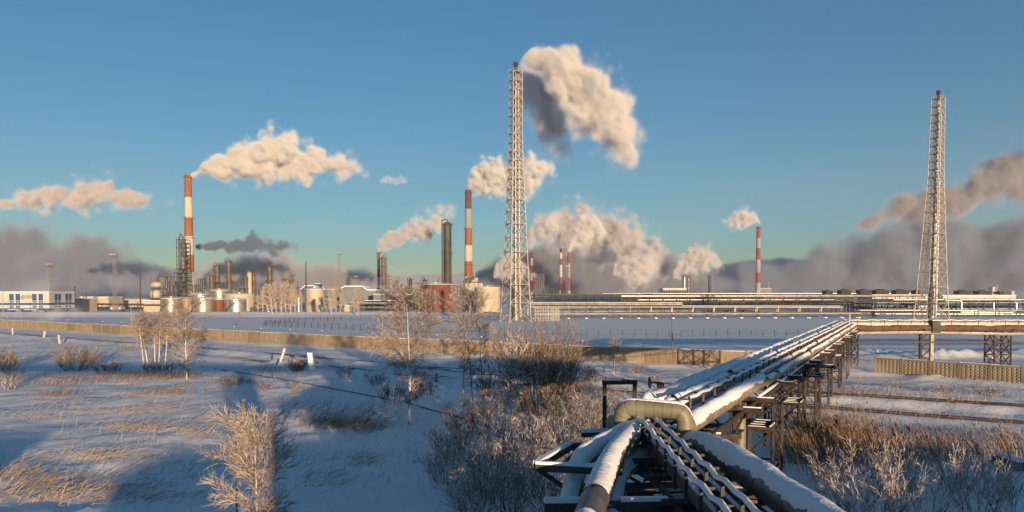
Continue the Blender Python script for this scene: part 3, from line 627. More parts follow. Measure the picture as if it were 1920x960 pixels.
# ---- buildings
def building(label, px0, px1, ytop, Y, depth, mt, roof='snowcap', wins=None, name='industrial_building', parapet=0.3, ybase=None, z0=0):
    x0, x1 = xat(px0, Y), xat(px1, Y); h = zat(ytop, Y); t = thing(name, label, 'building', ((x0+x1)/2, Y, 0))
    mb = MB(); mb.box(((x0+x1)/2, Y+depth/2, (h+z0)/2), (x1-x0, depth, h-z0)); mb.build('wall', M[mt], t)
    mb = MB(); mb.box(((x0+x1)/2, Y+depth/2, h+parapet/2+0.003), (x1-x0+0.6, depth+0.6, parapet)); mb.build('roof', M[roof], t)
    if wins:
        n, z, wh, ww = wins
        for i in range(n):
            xx = x0+(x1-x0)*(i+0.5)/n; mb = MB(); mb.box((xx, Y-0.02, z), (ww, 0.1, wh)); w_ = mb.build('window', M['glass'], t)
    return t
building('low pale shed with a barred front, beside the first silver tank', 269, 301, 564, 510, 14, 'brick', wins=(7,4.5,1.0,2.6))
building('long low brown building with roof vents, past the blue and white one', 130, 152, 560, 520, 20, 'brick')
building('long pale flat-roofed hall behind the tall floodlight mast', 150, 203, 557, 640, 25, 'brick')
building('distant dull hall stretching towards the process unit', 203, 282, 561, 700, 25, 'brick', 'grey_roof')
def hall(label, pts, Y, depth, mt, yb):      # gabled hall: outline in photo pixels
    xs = [xat(p_[0], Y) for p_ in pts]; zs = [zat(p_[1], Y) for p_ in pts]; t = thing('factory_hall', label, 'building', ((xs[0]+xs[-1])/2, Y, 0))
    n = len(pts); fr = [(x,Y,z) for x, z in zip(xs, zs)] + [(xs[-1],Y,0),(xs[0],Y,0)]; bk = [(x,Y+depth,z) for x,_,z in fr]
    N = n+2; mb = MB(); mb.add(fr+bk, [tuple(range(N))[::-1], tuple(range(N,2*N))] + [(i,(i+1)%N,N+(i+1)%N,N+i) for i in range(N) if i >= n-1]); mb.build('wall', M[mt], t)
    mb = MB()
    for i in range(n-1):
        a, b = V(xs[i],Y-0.8,zs[i]+0.02), V(xs[i+1],Y-0.8,zs[i+1]+0.02); k = V(0,depth+1.6,0); u = V(0,0,0.7)
        mb.add([a,b,b+k,a+k,a+u,b+u,b+k+u,a+k+u], [(3,2,1,0),(4,5,6,7),(0,1,5,4),(1,2,6,5),(2,3,7,6),(3,0,4,7)])
    mb.build('roof', M['snowcap'], t); mb = MB()
    for i in range(7):
        x = xs[0]+(xs[-1]-xs[0])*(i+0.5)/7; z = np.interp(x, xs, zs); mb.bar((x,Y-0.05,0),(x,Y-0.05,z-0.05), 0.4)
    mb.build('pilaster', M['grey_roof'], t); return t
hall('blue-grey factory hall with a snow-edged sloping roof and low wing', [(640,541),(647,537.5),(680,537.5),(689,544.5),(718,544.5)], 620, 30, 'grey_roof', 560)
hall('blue-grey roof end standing above the pale domed tank', [(564,543.5),(572,536.5),(588,536.5),(594,543.5)], 640, 30, 'blue_steel', 560)
building('dark blue roof-top house above the domed tank', 589.5, 600, 532, 650, 8, 'clad_blue')
building('low hall joining the two blue-grey roofs', 594, 640, 543, 650, 20, 'grey_roof')
building('long dark blue shed with glazed bays behind a lone frosted tree', 686, 742, 564, 560, 18, 'blue_steel', wins=(9,5,3,4.5))
building('flat snow-roofed shed stepping down from the factory hall', 700, 780, 552, 600, 18, 'grey_roof')
building('small brick hut in the snow by the frosted trees', 641, 655, 573, 520, 8, 'brick')
building('pale sunlit two-storey building far off under the steam', 1243, 1287, 541, 880, 25, 'clad_white', wins=(9,14,3,2.6))
building('low dim building behind the lone banded chimney', 1425, 1446, 541, 1050, 20, 'grey_roof')
building('long white-walled pump hall under a row of roof fans', 1636, 1745, 553, 600, 25, 'clad_white', wins=(24,6,2.2,1.8))
building('long dark workshop behind the pipe racks, past the white lattice tower', 1005, 1240, 557, 660, 20, 'blue_steel', 'grey_roof', wins=(16,6,2.5,6))
building('long dark-roofed shed behind the raised rack with open bays', 1290, 1420, 556, 660, 20, 'col_dark', 'grey_roof', wins=(12,6,2.5,5))
building('low rust-brown shed by the foot of the lone banded chimney', 1430, 1540, 558, 640, 18, 'rust', 'grey_roof', wins=(10,5,2.0,4))
building('dark shed under the raised rack, beside the white-walled pump hall', 1545, 1600, 557, 620, 14, 'blue_steel', 'grey_roof')
building('dark blue shed beneath the crowded blue rack', 1780, 1925, 570, 520, 14, 'blue_steel', 'grey_roof', wins=(14,5,2.0,4))
building('second white-walled pump hall past the far lattice tower', 1768, 1905, 554, 600, 25, 'clad_white', wins=(20,6,2.2,1.8))
building('pale two-tone tower block on the far horizon', 1861, 1866, 538, 2000, 20, 'clad_white')
building('dim tower block on the far horizon', 1867, 1871, 536, 2100, 20, 'grey_roof')
building('small pale block on the far horizon near the frame edge', 1897, 1902, 546, 2000, 20, 'clad_white')
for i, (px0, px1, yt, lb) in enumerate(((1545,1558,545,'faint'),(1573,1592,544,'hazy brown'),(1609,1630,543.5,'snow-dusted'),(1638,1663,543.5,'dark rust-red'),(1675,1700,544,'broad rust-brown'),(1713,1724,544,'half-hidden'),(1793,1815,545,'black first'),(1829,1852,545.5,'black second'),(1868,1876,547,'stub'))):
    Yf = 612; x0, x1 = xat(px0,Yf), xat(px1,Yf); zt = zat(yt,Yf); zb = zat(553,600)+0.6
    t = thing('cooling_fan', '%s roof fan box on the white-walled pump halls' % lb, 'fan', ((x0+x1)/2,Yf,zb), 'roof fans on the pump halls')
    mb = MB(); cx = (x0+x1)/2; hw = (x1-x0)/2; mb.add([(cx-hw*.94,Yf-4,zb),(cx+hw*.94,Yf-4,zb),(cx+hw*.94,Yf+4,zb),(cx-hw*.94,Yf+4,zb),(cx-hw,Yf-4.4,zt),(cx+hw,Yf-4.4,zt),(cx+hw,Yf+4.4,zt),(cx-hw,Yf+4.4,zt)], [(3,2,1,0),(4,5,6,7),(0,1,5,4),(1,2,6,5),(2,3,7,6),(3,0,4,7)]); mb.build('casing', M['rust_beam'], t)
    mb = MB(); mb.lathe((cx,Yf,zt), [(hw*.55,0.01),(hw*.6,0.7),(hw*.5,0.7),(hw*.5,0.1)], 14, cap=False); mb.build('fan_ring', M['dark_steel'], t)

# blue and white office building with the company name
Y = 450; xa, xb = xat(-70,Y), xat(92,Y); hb = zat(547.8,Y)
ob = thing('office_building', 'white office block with blue bands and a company sign', 'building', (xat(50,Y),Y,0))
dside = 26.0
def ob_part(z0, z1, mt, nm, o=0.0):
    mb = MB(); mb.box(((xa+xb)/2, Y+dside/2, (z0+z1)/2), (xb-xa+2*o, dside+2*o, z1-z0)); return mb.build(nm, M[mt], ob)
z_a, z_b, z_c = zat(578,Y), zat(572,Y), zat(568,Y)
ob_part(0, z_a, 'clad_blue', 'wall'); ob_part(z_a, z_b, 'clad_white', 'wall'); ob_part(z_b, z_c, 'clad_blue', 'band', 0.03); ob_part(z_c, hb, 'clad_white', 'wall')
mb = MB(); mb.box(((xa+xb)/2, Y+dside/2, hb+0.15), (xb-xa+0.8, dside+0.8, 0.3)); mb.build('roof', M['snowcap'], ob)
for px0, px1 in ((17.5,25.5),(29.5,37.5),(60.5,68.5),(72.5,80.5),(-15,-7),(-28,-20)):
    x0, x1 = xat(px0,Y), xat(px1,Y); mb = MB(); mb.box(((x0+x1)/2, Y-0.1, (zat(551,Y)+zat(563.5,Y))/2), (x1-x0, 0.3, zat(551,Y)-zat(563.5,Y))); mb.build('panel', M['clad_blue'], ob)
    for (ya, yb) in ((564.5,567.5),(573,577.5)):
        for k in range(3):
            xx = x0+(x1-x0)*(k+0.5)/3; mb = MB(); mb.box((xx, Y-0.03, (zat(ya,Y)+zat(yb,Y))/2), ((x1-x0)*0.22, 0.12, zat(ya,Y)-zat(yb,Y))); mb.build('window', M['glass'], ob)
for px0, px1 in ((30,39),(60,70),(72,81)):
    x0, x1 = xat(px0,Y), xat(px1,Y); mb = MB(); mb.box(((x0+x1)/2, Y-0.05, zat(584.5,Y)), (x1-x0, 0.16, 1.15)); fr = mb.build('window', M['clad_white'], ob)
    for k in range(3):
        mb = MB(); mb.box((x0+(x1-x0)*(k+0.5)/3, Y-0.15, zat(584.5,Y)), ((x1-x0)*0.2, 0.08, 0.8)); sub(mb, 'pane', M['glass'], fr)
for px0, px1 in ((17,38),(48,71)):
    x0, x1 = xat(px0,Y), xat(px1,Y); mb = MB(); mb.box(((x0+x1)/2, Y-0.9, zat(580.5,Y)), (x1-x0, 1.8, 0.22)); mb.build('canopy', M['snowcap'], ob)
for k, dy in enumerate((6.5,10,17.5,21)):
    mb = MB(); mb.box((xb+0.1, Y+dy, (zat(551,Y)+zat(563.5,Y))/2), (0.3, 2.4, zat(551,Y)-zat(563.5,Y))); mb.build('panel', M['clad_blue'], ob)
    for yy in (566,575,584.5): mb = MB(); mb.box((xb+0.06, Y+dy, zat(yy,Y)), (0.2, 1.8, 0.9)); mb.build('window', M['glass'], ob)
lettering('ГАЗПРОМ', 1.25, (xat(52,Y), Y-0.1, zat(556.6,Y)), 90, 0, M['dark_steel'], ob, sx=0.85)
lettering('НЕФТЬ', 1.25, (xat(52.5,Y), Y-0.1, zat(559.9,Y)), 90, 0, M['dark_steel'], ob, sx=1.05)
mb = MB(); cx, cz = xat(42.5,Y), zat(557.6,Y)        # the flame-G emblem: an open ring with a flame inside
arc = [(cx+1.0*math.cos(a), Y-0.12, cz+1.0*math.sin(a)) for a in np.linspace(R(60), R(330), 18)]
mb.tube(arc, 0.14, 6); mb.tube([(cx+0.1,Y-0.12,cz-0.45),(cx+0.05,Y-0.12,cz+0.4),(cx+0.35,Y-0.12,cz+1.5)], [0.28,0.2,0.05], 6); mb.build('emblem', M['dark_steel'], ob)

# ---- masts
def flood_mast(label, px, ytop, Y, wt, wb, head=True, mt='mast_grey', nb=12):
    x = xat(px, Y); h = zat(ytop, Y); t = thing('floodlight_mast' if head else 'lattice_mast', label, 'mast', (x,Y,0)); rb, rt = wb/2*mpp(Y), wt/2*mpp(Y)
    sq = [(-1,-1),(1,-1),(1,1),(-1,1)]
    for i, j in sq: mb = MB(); mb.bar((x+i*rb,Y+j*rb,0),(x+i*rt,Y+j*rt,h), 0.2); mb.build('leg', M[mt], t)
    mb = MB()
    for k in range(nb):
        za, zb = h*k/nb, h*(k+1)/nb; ra, r_ = rb+(rt-rb)*k/nb, rb+(rt-rb)*(k+1)/nb
        for q_ in range(4):
            (i,j),(u,v) = sq[q_], sq[(q_+1)%4]
            mb.bar((x+i*ra,Y+j*ra,za),(x+u*r_,Y+v*r_,zb), 0.09); mb.bar((x+i*r_,Y+j*r_,zb),(x+u*r_,Y+v*r_,zb), 0.09)
    mb.build('bracing', M[mt], t)
    if head:
        mb = MB(); w = rt*2.6; mb.box((x,Y,h+0.1),(w*2,w*2,0.2)); 
        for zz in (1.0, 2.0): mb.box((x,Y-w,h+zz),(w*2,0.12,0.12)); mb.box((x,Y+w,h+zz),(w*2,0.12,0.12)); mb.box((x-w,Y,h+zz),(0.12,w*2,0.12)); mb.box((x+w,Y,h+zz),(0.12,w*2,0.12))
        mb.build('platform', M['dark_steel'], t)
        for k in range(5): mb = MB(); mb.box((x-w+w*2*(k+0.5)/5, Y-w-0.2, h+1.5), (0.8,0.4,0.9)); mb.build('lamp', M['lattice'], t)
    return t
flood_mast('floodlight mast with a wide lamp head beside the office block', 97, 500, 470, 3.5, 5, True)
flood_mast('taller floodlight mast standing clear in the gap before the tanks', 215.5, 482, 480, 4, 6.5, True)
flood_mast('white lattice mast with a pointed tip, far beyond the frosted trees', 637, 478, 640, 3, 4.2, True)
flood_mast('small mast with lamps on the roof of the blue-grey hall', 668, 522, 640, 2.5, 3.5, True, nb=5)
flood_mast('floodlight mast in front of the red chimney in the steam', 1063, 502, 850, 2.5, 4, True)
flood_mast('faint lattice mast far off in the smog', 1779, 520, 1500, 2, 3, False)
pole('tall thin dark pole beside the pale low shed', (xat(263,520),520,0), at(262.5,505,520), 0.5, 'col_dark', r2=0.25)
pole('tall thin pole rising by the blue-grey roof end', (xat(574,540),540,0), at(573.5,491,540), 0.55, 'blue_steel', r2=0.3)
for i, (px, yt, Y, lb) in enumerate(((140,537,600,'first small stack beyond the office block'),(161.5,547,600,'second small stack beyond the office block'),(231.5,546,600,'small stack by the taller floodlight mast'))):
    pole(lb, (xat(px,Y),Y,0), at(px,yt,Y), 0.6, 'col_dark', name='vent_stack', cat='stack')

for i_, (px0,px1,yt,Y_,dp,lv,nx,mt_,lb) in enumerate(((1050,1160,553,630,12,3,18,'blue_steel','dense dark blue steelwork past the white lattice tower'),(1175,1290,554,640,12,3,18,'dark_steel','dense dark steelwork under the rolling steam cloud'),(1330,1460,554,600,10,3,20,'blue_steel','dense blue steelwork before the lone banded chimney'),(1480,1600,557,590,10,3,18,'dark_steel','dense dark steelwork beyond the bend of the pipe bridge'),(1600,1700,567,500,8,2,18,'blue_steel','low blue steelwork before the white-walled pump hall'),(1800,1900,563,490,8,3,18,'dark_steel','dark steelwork by the frame edge behind the bent pipes'))):
    t_ = rack('process_unit', lb, 'process unit', px0, px1, yt, Y_, dp, lv, nx, mt_, w=0.38)
    for k_ in range(5): mb = MB(); z_ = zat(yt,Y_)*(0.2+0.18*k_); mb.tube([(xat(px0,Y_),Y_-0.6,z_),(xat(px1,Y_),Y_-0.6,z_)], 0.28+0.07*(k_%3), 6); mb.build('pipe', M[('blue_steel','col_brown','dark_steel','flue','blue_steel')[k_]], t_)
# ---- long pipe racks on the snow field
def pipe_rack(label, px0, px1, y0, y1, Y0, Y1, z_levels, bay, pipes, mt='dark_steel', legw=0.3, width=4.0, feet=False, name='pipe_rack'):
    """runs from photo column px0 at depth Y0 to px1 at Y1; pipes: (offset across, z, radius, material, from, to)"""
    A = V(xat(px0,Y0), Y0, 0); B = V(xat(px1,Y1), Y1, 0); d = (B-A).normalized(); n = V(-d.y, d.x, 0); L = (B-A).length
    t = thing(name, label, 'pipe rack', A); fr = MB(); bm_ = MB(); ft = MB(); k = max(1, round(L/bay)); top = max(z_levels)
    for i in range(k+1):
        p_ = A + d*(L*i/k); fr = MB()
        for s in (-0.5, 0.5):
            q_ = p_+n*(s*width); fr.bar(q_, q_+V(0,0,top), legw)
            if feet: ft.box(q_+V(0,0,0.15), (1.0,1.0,0.5))
        for z in z_levels: fr.bar(p_-n*(width*.62)+V(0,0,z), p_+n*(width*.62)+V(0,0,z), legw*0.9)
        fr.build('bent_frame', M[mt], t)
        if i % 3 == 1 and i < k and len(z_levels) > 1:
            q_ = p_-n*(width*.5); q2 = A+d*(L*(i+1)/k)-n*(width*.5); bm_.bar(q_, q2+V(0,0,top), legw*0.5); bm_.bar(q2, q_+V(0,0,top), legw*0.5)
    for z in z_levels:
        for s in (-0.5,0.5): bm_.bar(A+n*(s*width)+V(0,0,z-legw), B+n*(s*width)+V(0,0,z-legw), legw*0.7)
    bm_.build('girder', M[mt], t)
    if feet: ft.build('footing', M['snowcap'], t)
    for off, z, r, m_, f0, f1 in pipes:
        pb = MB(); a = A+d*(L*f0)+n*off; b = A+d*(L*f1)+n*off
        pb.tube([a+V(0,0,z), b+V(0,0,z)], r, 8); pb.build('pipe', M[m_], t)
        if r > 0.7:
            sb = MB(); sb.bar(a+V(0,0,z+r), b+V(0,0,z+r), r*0.6, r*0.2); sb.build('snow_cover', M['snowcap'], t)
    return t
Pz = lambda y, Y: zat(y, Y)
pipe_rack('long bright pipe line on low trestles right of the white lattice tower'.replace(' right of',' leading from'), 990, 1580, 0, 0, 420, 405, [Pz(572,412)-0.6], 11, [(0.6,Pz(570.5,412),0.85,'steel',0,0.5),(0.6,Pz(576,412),0.75,'steel',0.5,1.0),(-1.2,Pz(576,412),0.35,'dirty_white',0,1)], 'lattice', 0.28, 3)
pipe_rack('low pipe line on white-footed supports at the edge of the snow field', 1000, 1640, 0, 0, 378, 392, [Pz(590,380)-0.3], 8.5, [(0,Pz(588.5,380),0.5,'dirty_white',0,1),(1.3,Pz(589,380),0.25,'steel',0,1),(-1.0,Pz(586,380),0.2,'rust',0.2,1)], 'dark_steel', 0.3, 2.6, True)
pipe_rack('two-tier rack of thin pipes behind the low pipe line', 1040, 1420, 0, 0, 400, 440, [Pz(586,410),Pz(579,410)], 10, [(0.5,Pz(585,410)+0.2,0.3,'dirty_white',0,1),(-0.5,Pz(578,410)+0.2,0.25,'steel',0,1),(1.2,Pz(578,410)+0.2,0.2,'col_brown',0,1)], 'dark_steel', 0.28, 3.2)
pipe_rack('tall dark blue pipe rack behind the bright pipe line', 1000, 1400, 0, 0, 560, 640, [Pz(566,600),Pz(559,600),Pz(553,600)], 7, [(0.5,Pz(558,600),0.6,'blue_steel',0,1),(-1,Pz(552,600),0.6,'col_brown',0,1),(1.4,Pz(552,600),0.4,'steel',0.1,0.8),(-0.6,Pz(565,600),0.5,'blue_steel',0,1)], 'blue_steel', 0.4, 6)
pipe_rack('long raised rack with a pale pipe and open bays', 1165, 1730, 0, 0, 520, 545, [Pz(563,530),Pz(556,530)], 9, [(0.3,Pz(555,530),0.6,'steel',0,1),(-1.2,Pz(562,530),0.45,'steel',0.05,0.7),(1.3,Pz(562,530),0.4,'rust',0,1)], 'dark_steel', 0.34, 5)
pipe_rack('uppermost distant pipe rack touching the skyline', 1130, 1720, 0, 0, 700, 700, [Pz(551,700),Pz(557,700)], 12, [(0.5,Pz(550.3,700),0.65,'steel',0,1),(-1.0,Pz(556.5,700),0.5,'col_brown',0,1)], 'dark_steel', 0.4, 5)
pipe_rack('crowded blue pipe rack past the far lattice tower', 1640, 1990, 0, 0, 470, 470, [Pz(580,470),Pz(571,470),Pz(563,470)], 8, [(0,Pz(562,470),0.6,'steel',0.1,1),(1.5,Pz(562,470),0.5,'blue_steel',0,1),(-1.2,Pz(570,470),0.8,'blue_steel',0,1),(0.8,Pz(570,470),0.6,'blue_steel',0.05,1),(0,Pz(579,470),0.6,'col_brown',0,1),(-1.6,Pz(579,470),0.5,'dirty_white',0.2,1)], 'blue_steel', 0.4, 6)
pipe_rack('low pipe rack with pale pipes before the crowded blue rack', 1600, 1990, 0, 0, 410, 400, [Pz(590,405),Pz(583,405)], 10, [(0,Pz(583,405)+0.3,0.45,'dirty_white',0.15,1),(-1,Pz(583,405)+0.3,0.3,'steel',0,0.6),(0.5,Pz(590,405)+0.3,0.4,'steel',0,1)], 'dark_steel', 0.32, 3.5)
pipe_rack('long low pipe rack across the yard before the process unit', 130, 300, 0, 0, 560, 520, [Pz(578,540),Pz(571,540)], 9, [(0,Pz(570,540),0.5,'steel',0,1),(1,Pz(577,540),0.5,'blue_steel',0,1),(-1,Pz(570,540),0.35,'col_brown',0,1)], 'dark_steel', 0.32, 4)
pipe_rack('dark pipe rack between the small hut and the wide red tank', 655, 790, 0, 0, 540, 540, [Pz(577,540),Pz(569,540)], 8, [(0,Pz(568,540),0.5,'dirty_white',0,1),(1,Pz(576,540),0.5,'steel',0,1)], 'dark_steel', 0.4, 5)
t = rack('pipe_manifold', 'pale pipe manifold of upright bars at the foot of the lattice tower', 'manifold', 1004, 1048, 577, 345, 8, 2, 10, 'lattice', deck=False, w=0.22, brace=False)
mb = MB()
for z in (1.4, 2.6, 4.2, 5.6): mb.tube([(xat(1000,345),344.6,z),(xat(1050,345),344.6,z)], 0.25, 7)
mb.build('pipe', M['dirty_white'], t)
def bent_pipe(label, pts, Y, r, mt='steel'):
    mb = MB(); P_ = [at(a, b, Y) for a, b in pts]; mb.tube(P_, r, 10); return tag(mb.build('bent_pipe', M[mt]), label, 'pipe')
bent_pipe('shiny bent pipe dropping beside the far lattice tower', [(1770,563),(1798,563.5),(1801.5,565),(1802.5,568),(1802.5,582),(1800,584)], 440, 0.8)
bent_pipe('long pale pipe turning up at the end of the blue rack', [(1800,585),(1895,586),(1903,584),(1905,580),(1905,568)], 430, 0.85)
bent_pipe('short upright shiny pipe before the blue rack', [(1863,580),(1863,567)], 425, 0.6)
bent_pipe('pale pipe dropping from the skyline rack', [(1120,567),(1171,567),(1171,557.5),(1175,556.5),(1370,556.5)], 540, 0.5, 'dirty_white')
rack('process_unit', 'blue steelwork crowding the base of the far lattice tower', 'process unit', 1698, 1722, 562, 480, 14, 3, 6, 'blue_steel', w=0.5)
rack('process_unit', 'blue steelwork with silver pipes beyond the far lattice tower', 'process unit', 1776, 1798, 566, 500, 12, 3, 5, 'blue_steel', w=0.5)
for i, (px0, px1, yt, Y, mt, lb) in enumerate(((205,212,577,520,'clad_white','white horizontal drum end left of the mast'.replace(' left of',' under')),(220,226,577,520,'clad_white','white horizontal drum end past the floodlight mast'))):
    x = xat((px0+px1)/2,Y); r = (px1-px0)/2*mpp(Y); t = thing('drum_tank', lb, 'tank', (x,Y,0)); mb = MB(); z = zat(578,Y)
    vs = []
    mb.tube([(x,Y,z),(x,Y+0.5,z),(x,Y+6,z)], [r*0.7,r,r], 14); mb.build('shell', M['clad_white'], t); mb = MB(); mb.box((x,Y+1,z/2-0.3),(r,0.5,z-0.6)); mb.box((x,Y+5,z/2-0.3),(r,0.5,z-0.6)); mb.build('saddle', M['dark_steel'], t)

# ---- white lattice stacks (flue in a four-legged tower)
def lattice_stack(label, px, ybase, ytop, Y, wb, wmid, wt, ymid, rz, flue_r, lean=0.0):
    x = xat(px, Y); h = zat(ytop, Y); zm = zat(ymid, Y); t = thing('lattice_stack', label, 'stack', (x,Y,0))
    cs_ = 1/(abs(math.cos(rz))+abs(math.sin(rz))); hb, hm, ht = (w_/2*mpp(Y)*cs_ for w_ in (wb*1.28, wmid*1.1, wt*1.15)); ht_z = h*0.965
    def half(z): return hb+(hm-hb)*(z/zm)**0.9 if z < zm else hm+(ht-hm)*(z-zm)/(ht_z-zm)
    Rm = Matrix.Rotation(rz, 3, 'Z')
    def cor(k, z): a = half(z); i, j = ((-1,-1),(1,-1),(1,1),(-1,1))[k]; return V(x,Y,z) + Rm @ V(i*a, j*a, 0) + V(lean*z, 0, 0)
    # levels: tall bays below, short bays above
    zs = [0]; st = h*0.075
    while zs[-1] < ht_z-1: zs.append(min(ht_z, zs[-1]+st)); st = max(h*0.034, st*0.93)
    for k in range(4):
        mb = MB()
        for a, b in zip(zs[:-1], zs[1:]): mb.tube([cor(k,a), cor(k,b)], 0.23 if a < zm else 0.17, 8)
        mb.build('leg', M['lattice'], t)
        mb = MB(); mb.box(cor(k,0)+V(0,0,0.3), (1.3,1.3,0.6)); mb.build('footing', M['concrete'], t)
    mb = MB(); inner = MB()
    for n_, (a, b) in enumerate(zip(zs[:-1], zs[1:])):
        for k in range(4):
            k2 = (k+1)%4; w = 0.145 if a < zm else 0.11
            mb.tube([cor(k,a), cor(k2,b)], w, 6); mb.tube([cor(k2,a), cor(k,b)], w, 6); mb.tube([cor(k,b), cor(k2,b)], w*1.1, 6)
        inner.bar(cor(0,b), cor(2,b), 0.15); inner.bar(cor(1,b), cor(3,b), 0.15)
    mb.build('bracing', M['lattice'], t); inner.build('inner_bracing', M['lattice'], t)
    mb = MB(); fr = flue_r; ax = lambda z: V(x+lean*z, Y, z)
    prof = [(fr*1.9,0.6),(fr*1.9,h*0.12),(fr,h*0.155)]
    prof += [(fr, h*0.155+(h*0.8)*k/14) for k in range(1,15)]
    pts = [ax(z) for _, z in prof]; mb.tube(pts, [r for r, _ in prof], 16)
    mb.build('flue', M['flue'], t); mb = MB()
    mb.tube([ax(h*0.955), ax(h*0.985), ax(h*0.986), ax(h)], [fr*0.9, fr*0.9, fr*1.15, fr*1.15], 14); mb.build('flue_tip', M['rust_beam'], t)
    for n_ in range(1, len(zs)):
        if n_ % 2 == 0 or zs[n_] > zm:
            z = zs[n_]; a = half(z)*1.02; p_ = MB()
            P4 = [V(x+lean*z,Y,z+0.2) + Rm @ V(i*a, j*a, 0) for i, j in ((-1,-1),(1,-1),(1,1),(-1,1))]
            for k in range(4):
                A_, B_ = P4[k], P4[(k+1)%4]; inn = (ax(z)-(A_+B_)/2); inn.z = 0; inn.normalize(); inn *= min(0.6, a*0.3)
                p_.add([A_, B_, B_+inn, A_+inn, A_+V(0,0,.07), B_+V(0,0,.07), B_+inn+V(0,0,.07), A_+inn+V(0,0,.07)], [(3,2,1,0),(4,5,6,7),(0,1,5,4),(2,3,7,6)])
                for hh in (0.55, 1.1): p_.bar(A_+V(0,0,hh), B_+V(0,0,hh), 0.05)
                for f in (0,0.33,0.66): p_.bar(A_.lerp(B_,f)+V(0,0,0.072), A_.lerp(B_,f)+V(0,0,1.1), 0.05)
            p_.build('platform', M['lattice'], t)
    mb = MB(); q_ = lambda z: V(x+lean*z,Y,z)+Rm @ V(fr+0.5,-0.2,0)
    mb.bar(q_(1), q_(h*0.95), 0.12); mb.bar(q_(1)+V(0,0.4,0), q_(h*0.95)+V(0,0.4,0), 0.12); mb.build('ladder', M['lattice'], t)
    mb = MB(); mb.tube([V(x,Y,2)+Rm @ V(fr*1.5,-fr*2,0), V(x+lean*h*.9,Y,h*0.9)+Rm @ V(fr*0.8,-fr*1.5,0)], 0.22, 6); mb.tube([V(x,Y,2)+Rm @ V(-fr*1.2,-fr*2,0), V(x+lean*h*.9,Y,h*0.9)+Rm @ V(-fr*0.9,-fr*1.5,0)], 0.16, 6); mb.build('gas_line', M['steel'], t)
    return t
lattice_stack('tall white lattice tower around a steel flue, before the beige tank', 967, 604, 117, 338, 45, 23.5, 20.5, 285, R(24), 0.85, 0.0)
lattice_stack('white lattice tower around a steel flue, rising behind the pipe bridge', 1747, 600, 170, 360, 46, 24, 19.5, 330, R(31), 0.8, 0.014)

# far skyline: faint tree line and low sheds fading into the smog
tl = []; r = np.random.default_rng(5); vs = []; fs = []
for i in range(1400):
    x = r.uniform(-3200, 3200); y = r.uniform(2300, 2700); h_ = r.uniform(5, 13)*(0.7+0.6*math.sin(x/300)**2); w_ = r.uniform(4, 12)
    k = len(vs); vs += [(x-w_,y-2,0),(x+w_,y-2,0),(x+w_*0.5,y,h_),(x-w_*0.6,y,h_*0.9),(x-w_,y+6,0),(x+w_,y+6,0)]
    fs += [(k,k+1,k+2,k+3),(k+5,k+4,k+3,k+2),(k,k+3,k+4,k+4),(k+1,k+5,k+2,k+2)]
np_tl = MB(); np_tl.add(vs, [tuple(dict.fromkeys(f)) for f in fs]); tag(np_tl.build('treeline', M['wood_grey']), 'thin dark line of far woods along the horizon', 'woods', kind='stuff')
# ------------------------------------------------------------------ the pipe bridge
M['pipe_green'] = mat('green_grey_lagging', (0.25,0.24,0.16), (0.15,0.145,0.10), rough=0.55, metal=0.15, scale=1.2, stretch=(1,1,1), bump=0.004, bscale=20)
M['pipe_grey'] = mat('grey_lagging', (0.17,0.175,0.175), (0.085,0.082,0.078), rough=0.5, metal=0.3, scale=2.2, bump=0.006, bscale=7)
M['pipe_tan'] = mat('tan_lagging', (0.36,0.29,0.19), (0.22,0.17,0.11), rough=0.55, metal=0.2, scale=1.0)
def resample(pts, step):
    pts = [Vector(p) for p in pts]; out = [pts[0]]
    for a, b in zip(pts[:-1], pts[1:]):
        n = max(1, int(math.ceil((b-a).length/step))); out += [a.lerp(b, i/n) for i in range(1, n+1)]
    return out
def fillet(pts, rad, n=6):
    pts = [Vector(p) for p in pts]; out = [pts[0]]
    for i in range(1, len(pts)-1):
        p, q, r = pts[i-1], pts[i], pts[i+1]; k = min(rad, (p-q).length*0.49, (r-q).length*0.49)
        a = q+(p-q).normalized()*k; b = q+(r-q).normalized()*k
        for j in range(n+1): t = j/n; out.append(a*(1-t)**2 + q*2*t*(1-t) + b*t*t)
    return out+[pts[-1]]
